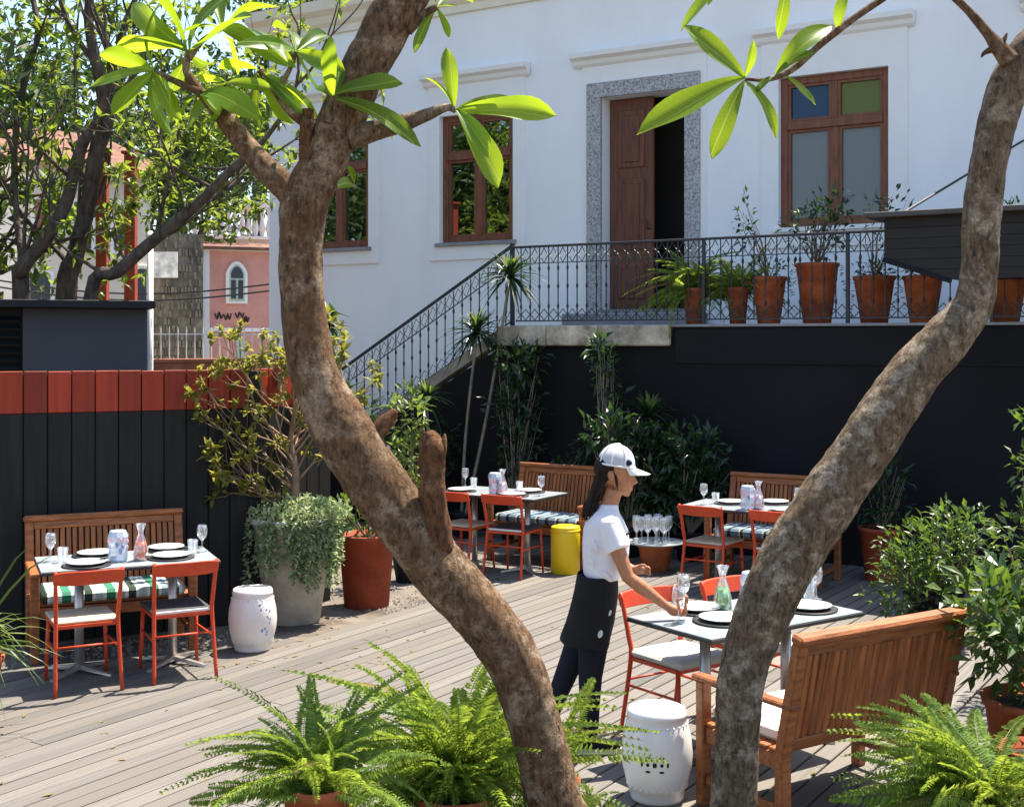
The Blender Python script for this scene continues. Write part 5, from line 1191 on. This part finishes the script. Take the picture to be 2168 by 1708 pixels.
# right arm reaching to the glass (camera side), hand round the bowl
sh, el_, wr = pp_(1285, 1098, -.165), pp_(1322, 1206, -.21), pp_(1400, 1266, -.19)
gl = GLASS+V((0, 0, .135)); hand = pp_(1428, 1283, -.185)
bd.tube([sh, sh.lerp(el_, .5)+V((-.005, 0, 0)), el_, el_.lerp(wr, .35), el_.lerp(wr, .75), wr, wr.lerp(hand, .55)], [.052, .043, .036, .038, .029, .023, .026], 16)
bd.ell(wr.lerp(hand, .62), (.042, .026, .030), Matrix.Rotation(R(18), 3, 'Y'), 14, 8)
pm = wr.lerp(hand, .85)
def finger(p, q, r_, s_, rr=.0085): bd.tube([p, q, r_, s_], [rr*1.1, rr, rr*.95, rr*.8], 8); bd.ell(s_, (rr*.8,)*3, None, 8, 6)
for i, (dz, ang, ln) in enumerate(((.018, -.25, .95), (.006, -.05, 1.05), (-.006, .12, 1.0), (-.016, .3, .85))):   # four fingers curling round the far side of the bowl
    a0 = pm+V((.018, .012-.008*i, dz*.9)); q1 = a0+V((.034*ln, .018, -.004)); q2 = gl+V((.038, .030-.004*i, dz*.9-.006)); q3 = gl+V((.046, -.004, dz*.9-.014)); finger(a0, q1, q2, q3)
finger(pm+V((-.004, -.016, -.006)), pm+V((.016, -.030, -.010)), gl+V((-.014, -.044, -.004)), gl+V((.012, -.045, .002)), .0095)  # thumb on the near side
# left arm, bent on the far side
shl, ell, wrl = pp_(1285, 1098, .165), pp_(1290, 1195, .20), pp_(1345, 1215, .15)
bd.tube([shl, shl.lerp(ell, .5), ell, ell.lerp(wrl, .5), wrl], [.052, .043, .036, .034, .024], 14); bd.ell(wrl+V((.03, -.01, 0)), (.04, .02, .028), None, 12, 8)
for i in range(4): bd.tube([wrl+V((.055, .0, .018-.012*i)), wrl+V((.085, -.012, .014-.012*i)), wrl+V((.095, -.03, .008-.012*i))], [.009, .0085, .007], 8)
bd.tube([wrl+V((.03, -.02, .02)), wrl+V((.05, -.035, .03)), wrl+V((.07, -.04, .03))], [.010, .009, .008], 8)
# legs under the trousers
an1, an2 = pp_(1246, 1548, -.06), pp_(1160, 1535, .10)
for hip, kn, an in ((pp_(1260, 1310, -.075), pp_(1250, 1430, -.07), an1), (pp_(1252, 1310, .075), pp_(1210, 1420, .085), an2)):
    bd.tube([hip, hip.lerp(kn, .5), kn, kn.lerp(an, .4), an], [.074, .062, .044, .041, .030], 14)
for an, off in ((an1, -.06), (an2, .10)):
    ft = V((an.x, an.y, 0)); bd.loft([ringe(ft+V((x, 0, z)), YA*wy, V((0, 0, 1))*hz, 14) for x, z, wy, hz in ((-.06, .055, .022, .03), (-.02, .06, .03, .045), (.05, .05, .035, .036), (.11, .042, .036, .022), (.15, .04, .026, .014))])
body = loc(bd).build('body', 'skin', wt); remesh(body, .0045, 5, .5)
# eyes, brows
e = MB(); e.ell(pp_(1331, 1005, -.034), (.008, .010, .0055), None, 10, 6); e.ell(pp_(1331, 1005, .034), (.008, .010, .0055), None, 10, 6); loc(e).build('eye', 'eye', wt, smooth=True)
e = MB(); e.tube([pp_(1322, 996, -.058), pp_(1330, 993, -.05), pp_(1337, 995, -.03)], [.003, .0045, .003], 6); loc(e).build('eyebrow', 'hair', wt, smooth=True)
# shirt
sm = MB()
sm.loft([ringe(pp_(x, y), XA*rx*PX, YA*ry, 28, .92) for x, y, rx, ry in ((1276, 1222, 36, .150), (1275, 1212, 40, .158), (1279, 1196, 45, .160), (1282, 1172, 49, .162), (1283, 1145, 50, .166), (1282, 1120, 47, .174), (1281, 1102, 40, .178), (1283, 1086, 29, .14), (1288, 1074, 21, .075), (1289, 1066, 20, .062))])
for s_, sh_, e_ in ((-1, pp_(1283, 1100, -.15), pp_(1303, 1152, -.192)), (1, pp_(1283, 1100, .15), pp_(1294, 1152, .19))):
    d_ = (e_-sh_).normalized(); sm.tube([sh_-d_*.03, sh_, sh_.lerp(e_, .5), e_], [.05, .066, .068, .070], 20)
for a_, b_, r_ in (((1250, 1130), (1262, 1165), .012), ((1240, 1160), (1256, 1195), .013), ((1262, 1195), (1292, 1212), .013), ((1318, 1120), (1306, 1160), .011), ((1270, 1205), (1300, 1218), .011), ((1246, 1140), (1240, 1185), .010), ((1300, 1170), (1318, 1205), .011)):
    sm.tube([pp_(*a_, -.155), pp_((a_[0]+b_[0])/2, (a_[1]+b_[1])/2, -.168), pp_(*b_, -.155)], [.004, r_, .004], 8)
shirt = loc(sm).build('shirt', 'shirt', wt); remesh(shirt, .006, 3, .5)
k = MB(); k.tube([pp_(1318, 1126, -.155), pp_(1323, 1121, -.15), pp_(1328, 1119, -.14)], .006, 6); loc(k).build('shirt_emblem', 'navy', shirt) if False else loc(k).build('shirt_emblem', 'navy', wt)
# trousers, apron, shoes
tr = MB()
tr.loft([ringe(pp_(x, y), XA*rx*PX, YA*ry) for x, y, rx, ry in ((1258, 1350, 34, .125), (1262, 1310, 40, .158), (1266, 1260, 41, .162), (1272, 1215, 36, .142))])
for hip, kn, an in ((pp_(1258, 1315, -.075), pp_(1248, 1425, -.072), an1+V((0, 0, .0))), (pp_(1250, 1315, .075), pp_(1208, 1415, .085), an2)):
    tr.tube([hip, hip.lerp(kn, .5), kn, kn.lerp(an, .45), an-V((0, 0, .0))], [.094, .080, .066, .057, .050], 18)
trs = loc(tr).build('trousers', 'navy', wt); remesh(trs, .008, 4)
ap = MB(); n = 30
rows = ((1264, 1212, 40, .160, 0), (1264, 1240, 44, .174, .0), (1258, 1280, 47, .182, .15), (1248, 1320, 48, .186, .35), (1239, 1345, 50, .190, .5), (1237, 1356, 50, .192, .55))
rings = []
for x, y, rx, ry, wv in rows:
    rings.append([pp_(x, y+(14 if y > 1340 else 0)*max(0, math.cos(2*math.pi*k_/n)))+XA*(rx*PX)*math.cos(2*math.pi*k_/n)*(1+.05*wv*math.sin(7*2*math.pi*k_/n))+YA*ry*math.sin(2*math.pi*k_/n)*(1+.06*wv*math.sin(6*2*math.pi*k_/n+1)) for k_ in range(n)])
for i in range(len(rings)): ap.v += [tuple(q) for q in rings[i]]
ap.f += [(i*n+k_, i*n+(k_+1) % n, (i+1)*n+(k_+1) % n, (i+1)*n+k_) for i in range(len(rings)-1) for k_ in range(n)]
apo = loc(ap).build('apron', 'apron', wt, smooth=True); so = apo.modifiers.new('s', 'SOLIDIFY'); so.thickness = .006; sb_ = apo.modifiers.new('u', 'SUBSURF'); sb_.levels = 1; sb_.render_levels = 2
k = MB(); k.bbox(pp_(1226, 1220).x, pp_(1240, 1220).x, DP-.02, DP+.02, pp_(0, 1252).z, pp_(0, 1215).z, .008); loc(k).build('apron_knot', 'apron', wt)
for c, rr_ in ((pp_(1266, 1326, -.180), (.014, .004, .022)), (pp_(1287, 1285, -.150), (.008, .006, .018))):
    k = MB(); k.ell(c, rr_, Matrix.Rotation(R(20), 3, 'Y'), 12, 6); loc(k).build('apron_badge', 'patch', wt, smooth=True)
for an in (an1, an2):
    ft = V((an.x, an.y, 0)); k = MB()
    k.loft([ringe(ft+V((x, 0, z)), YA*wy, ZA*hz, 18) for x, z, wy, hz in ((-.085, .055, .014, .022), (-.07, .06, .032, .04), (-.02, .064, .038, .046), (.04, .055, .042, .038), (.10, .046, .045, .028), (.15, .043, .038, .022), (.172, .042, .016, .012))])
    so_ = loc(k).build('shoe', 'apron', wt, smooth=True)
    k = MB(); k.loft([ringe(ft+V((.042, 0, z)), XA*.138, YA*.046, 22, .8) for z in (.001, .006, .024, .028)]); loc(k).build('sole', 'sole', wt)
# hair
hr = MB(); rnd = random.Random(77)
hr.ell(pp_(1287, 990), (.078, .078, .085), tilt, 20, 12)
for i in range(90):
    o_ = rnd.uniform(-1, 1)*.05; b_ = rnd.random(); j_ = lambda k_: rnd.uniform(-k_, k_)
    p0 = pp_(1266+b_*14, 1000, o_*1.2); p1 = pp_(1259+b_*15+j_(3), 1026+j_(4), o_); p2 = pp_(1248+b_*18+j_(4), 1056+j_(4), o_*.8); p3 = pp_(1238+b_*18+j_(6), 1080+j_(5), o_*.7-.01); p4 = pp_(1233+b_*18+j_(8), 1089+j_(14), o_*.6-.02)
    q_, w_ = smooth_path([p0, p1, p2, p3, p4], [.009, .010, .009, .006, .0015], 4); hr.tube(q_, w_, 6)
for i in range(5): q_, w_ = smooth_path([pp_(1288+i*2, 996, -.072), pp_(1300+i, 1006+i, -.074), pp_(1301+i, 1022+i*3, -.07)], [.004, .004, .001], 4); hr.tube(q_, w_, 6)
loc(hr).build('hair', 'hair', wt, smooth=True)
# cap
cc = pp_(1304, 985); ct_ = Matrix.Rotation(R(8), 3, 'Y')
def dome(a0, a1, rs, n=20, m=10):
    k = MB()
    for i in range(m+1):
        ph = math.pi/2*i/m
        for j in range(n+1):
            th = a0+(a1-a0)*j/n; k.v.append(tuple(cc+ct_ @ V((rs[0]*math.cos(th)*math.cos(ph), rs[1]*math.sin(th)*math.cos(ph), rs[2]*math.sin(ph)**.9))))
    w1 = n+1; k.f = [(i*w1+j, i*w1+j+1, (i+1)*w1+j+1, (i+1)*w1+j) for i in range(m) for j in range(n)]; return k
for a0, a1, m_ in ((-1.15, 1.15, 'cap_blue'), (1.15, 2*math.pi-1.15, 'cap_mesh')): loc(dome(a0, a1, (.104, .088, .116))).build('cap_panel', m_, wt, smooth=True)
k = MB()
for a_ in (-2.6, -1.9, -1.15, 1.15, 1.9, 2.6): k.tube([cc+ct_ @ V((.1055*math.cos(a_)*math.cos(f_), .0895*math.sin(a_)*math.cos(f_), .1175*math.sin(f_)**.9)) for f_ in [math.pi/2*i/8 for i in range(9)]], .005, 5)
k.tube([cc+ct_ @ V((.1055*math.cos(a_), .0895*math.sin(a_), .004)) for a_ in [2*math.pi*i/30 for i in range(31)]], .006, 6); k.ell(cc+ct_ @ V((0, 0, .117)), (.012, .012, .007), None, 10, 5)
loc(k).build('cap_seam', 'cap_white', wt, smooth=True)
k = MB(); m = 10
for i in range(m+1):
    for j in range(9):
        v_ = -1+2*j/8; th = v_*1.05; inner = V((.100*math.cos(th), .086*math.sin(th), .002)); ext = .095*math.sqrt(max(0, 1-v_*v_*.92)); q = inner+V((ext*i/m, 0, -.022*(i/m)-.018*v_*v_*(i/m)))
        k.v.append(tuple(cc+ct_ @ q))
k.f = [(i*9+j, (i+1)*9+j, (i+1)*9+j+1, i*9+j+1) for i in range(m) for j in range(8)]
bo = loc(k).build('cap_brim', 'cap_white', wt, smooth=True); so = bo.modifiers.new('s', 'SOLIDIFY'); so.thickness = .004
k = MB(); k.tube([cc+ct_ @ V((.1065*math.cos(a_)*.99, .0895*math.sin(a_), .03)) for a_ in (-1.1, -.95, -.8)], [.012, .018, .010], 8); loc(k).build('cap_emblem', 'navy', wt, smooth=True)

# ------------------------------------------------------------------ fallen leaves on the deck
lt = MB(); rnd = random.Random(150)
for i in range(150):
    p = G(rnd.uniform(380, 900), rnd.uniform(1300, 1420)) if i < 80 else G(rnd.uniform(0, 1900), rnd.uniform(1240, 1690)); p.z = .004
    a_ = rnd.uniform(0, 6.28); lt.leaf(p, V((math.cos(a_), math.sin(a_), .04)), V((0, 0, 1)), rnd.uniform(.03, .08), rnd.uniform(.012, .03), .12)
tag(lt.build('fallen_leaves', 'dry_frond'), 'dry fallen leaves scattered over the deck boards', 'leaves', kind='stuff')
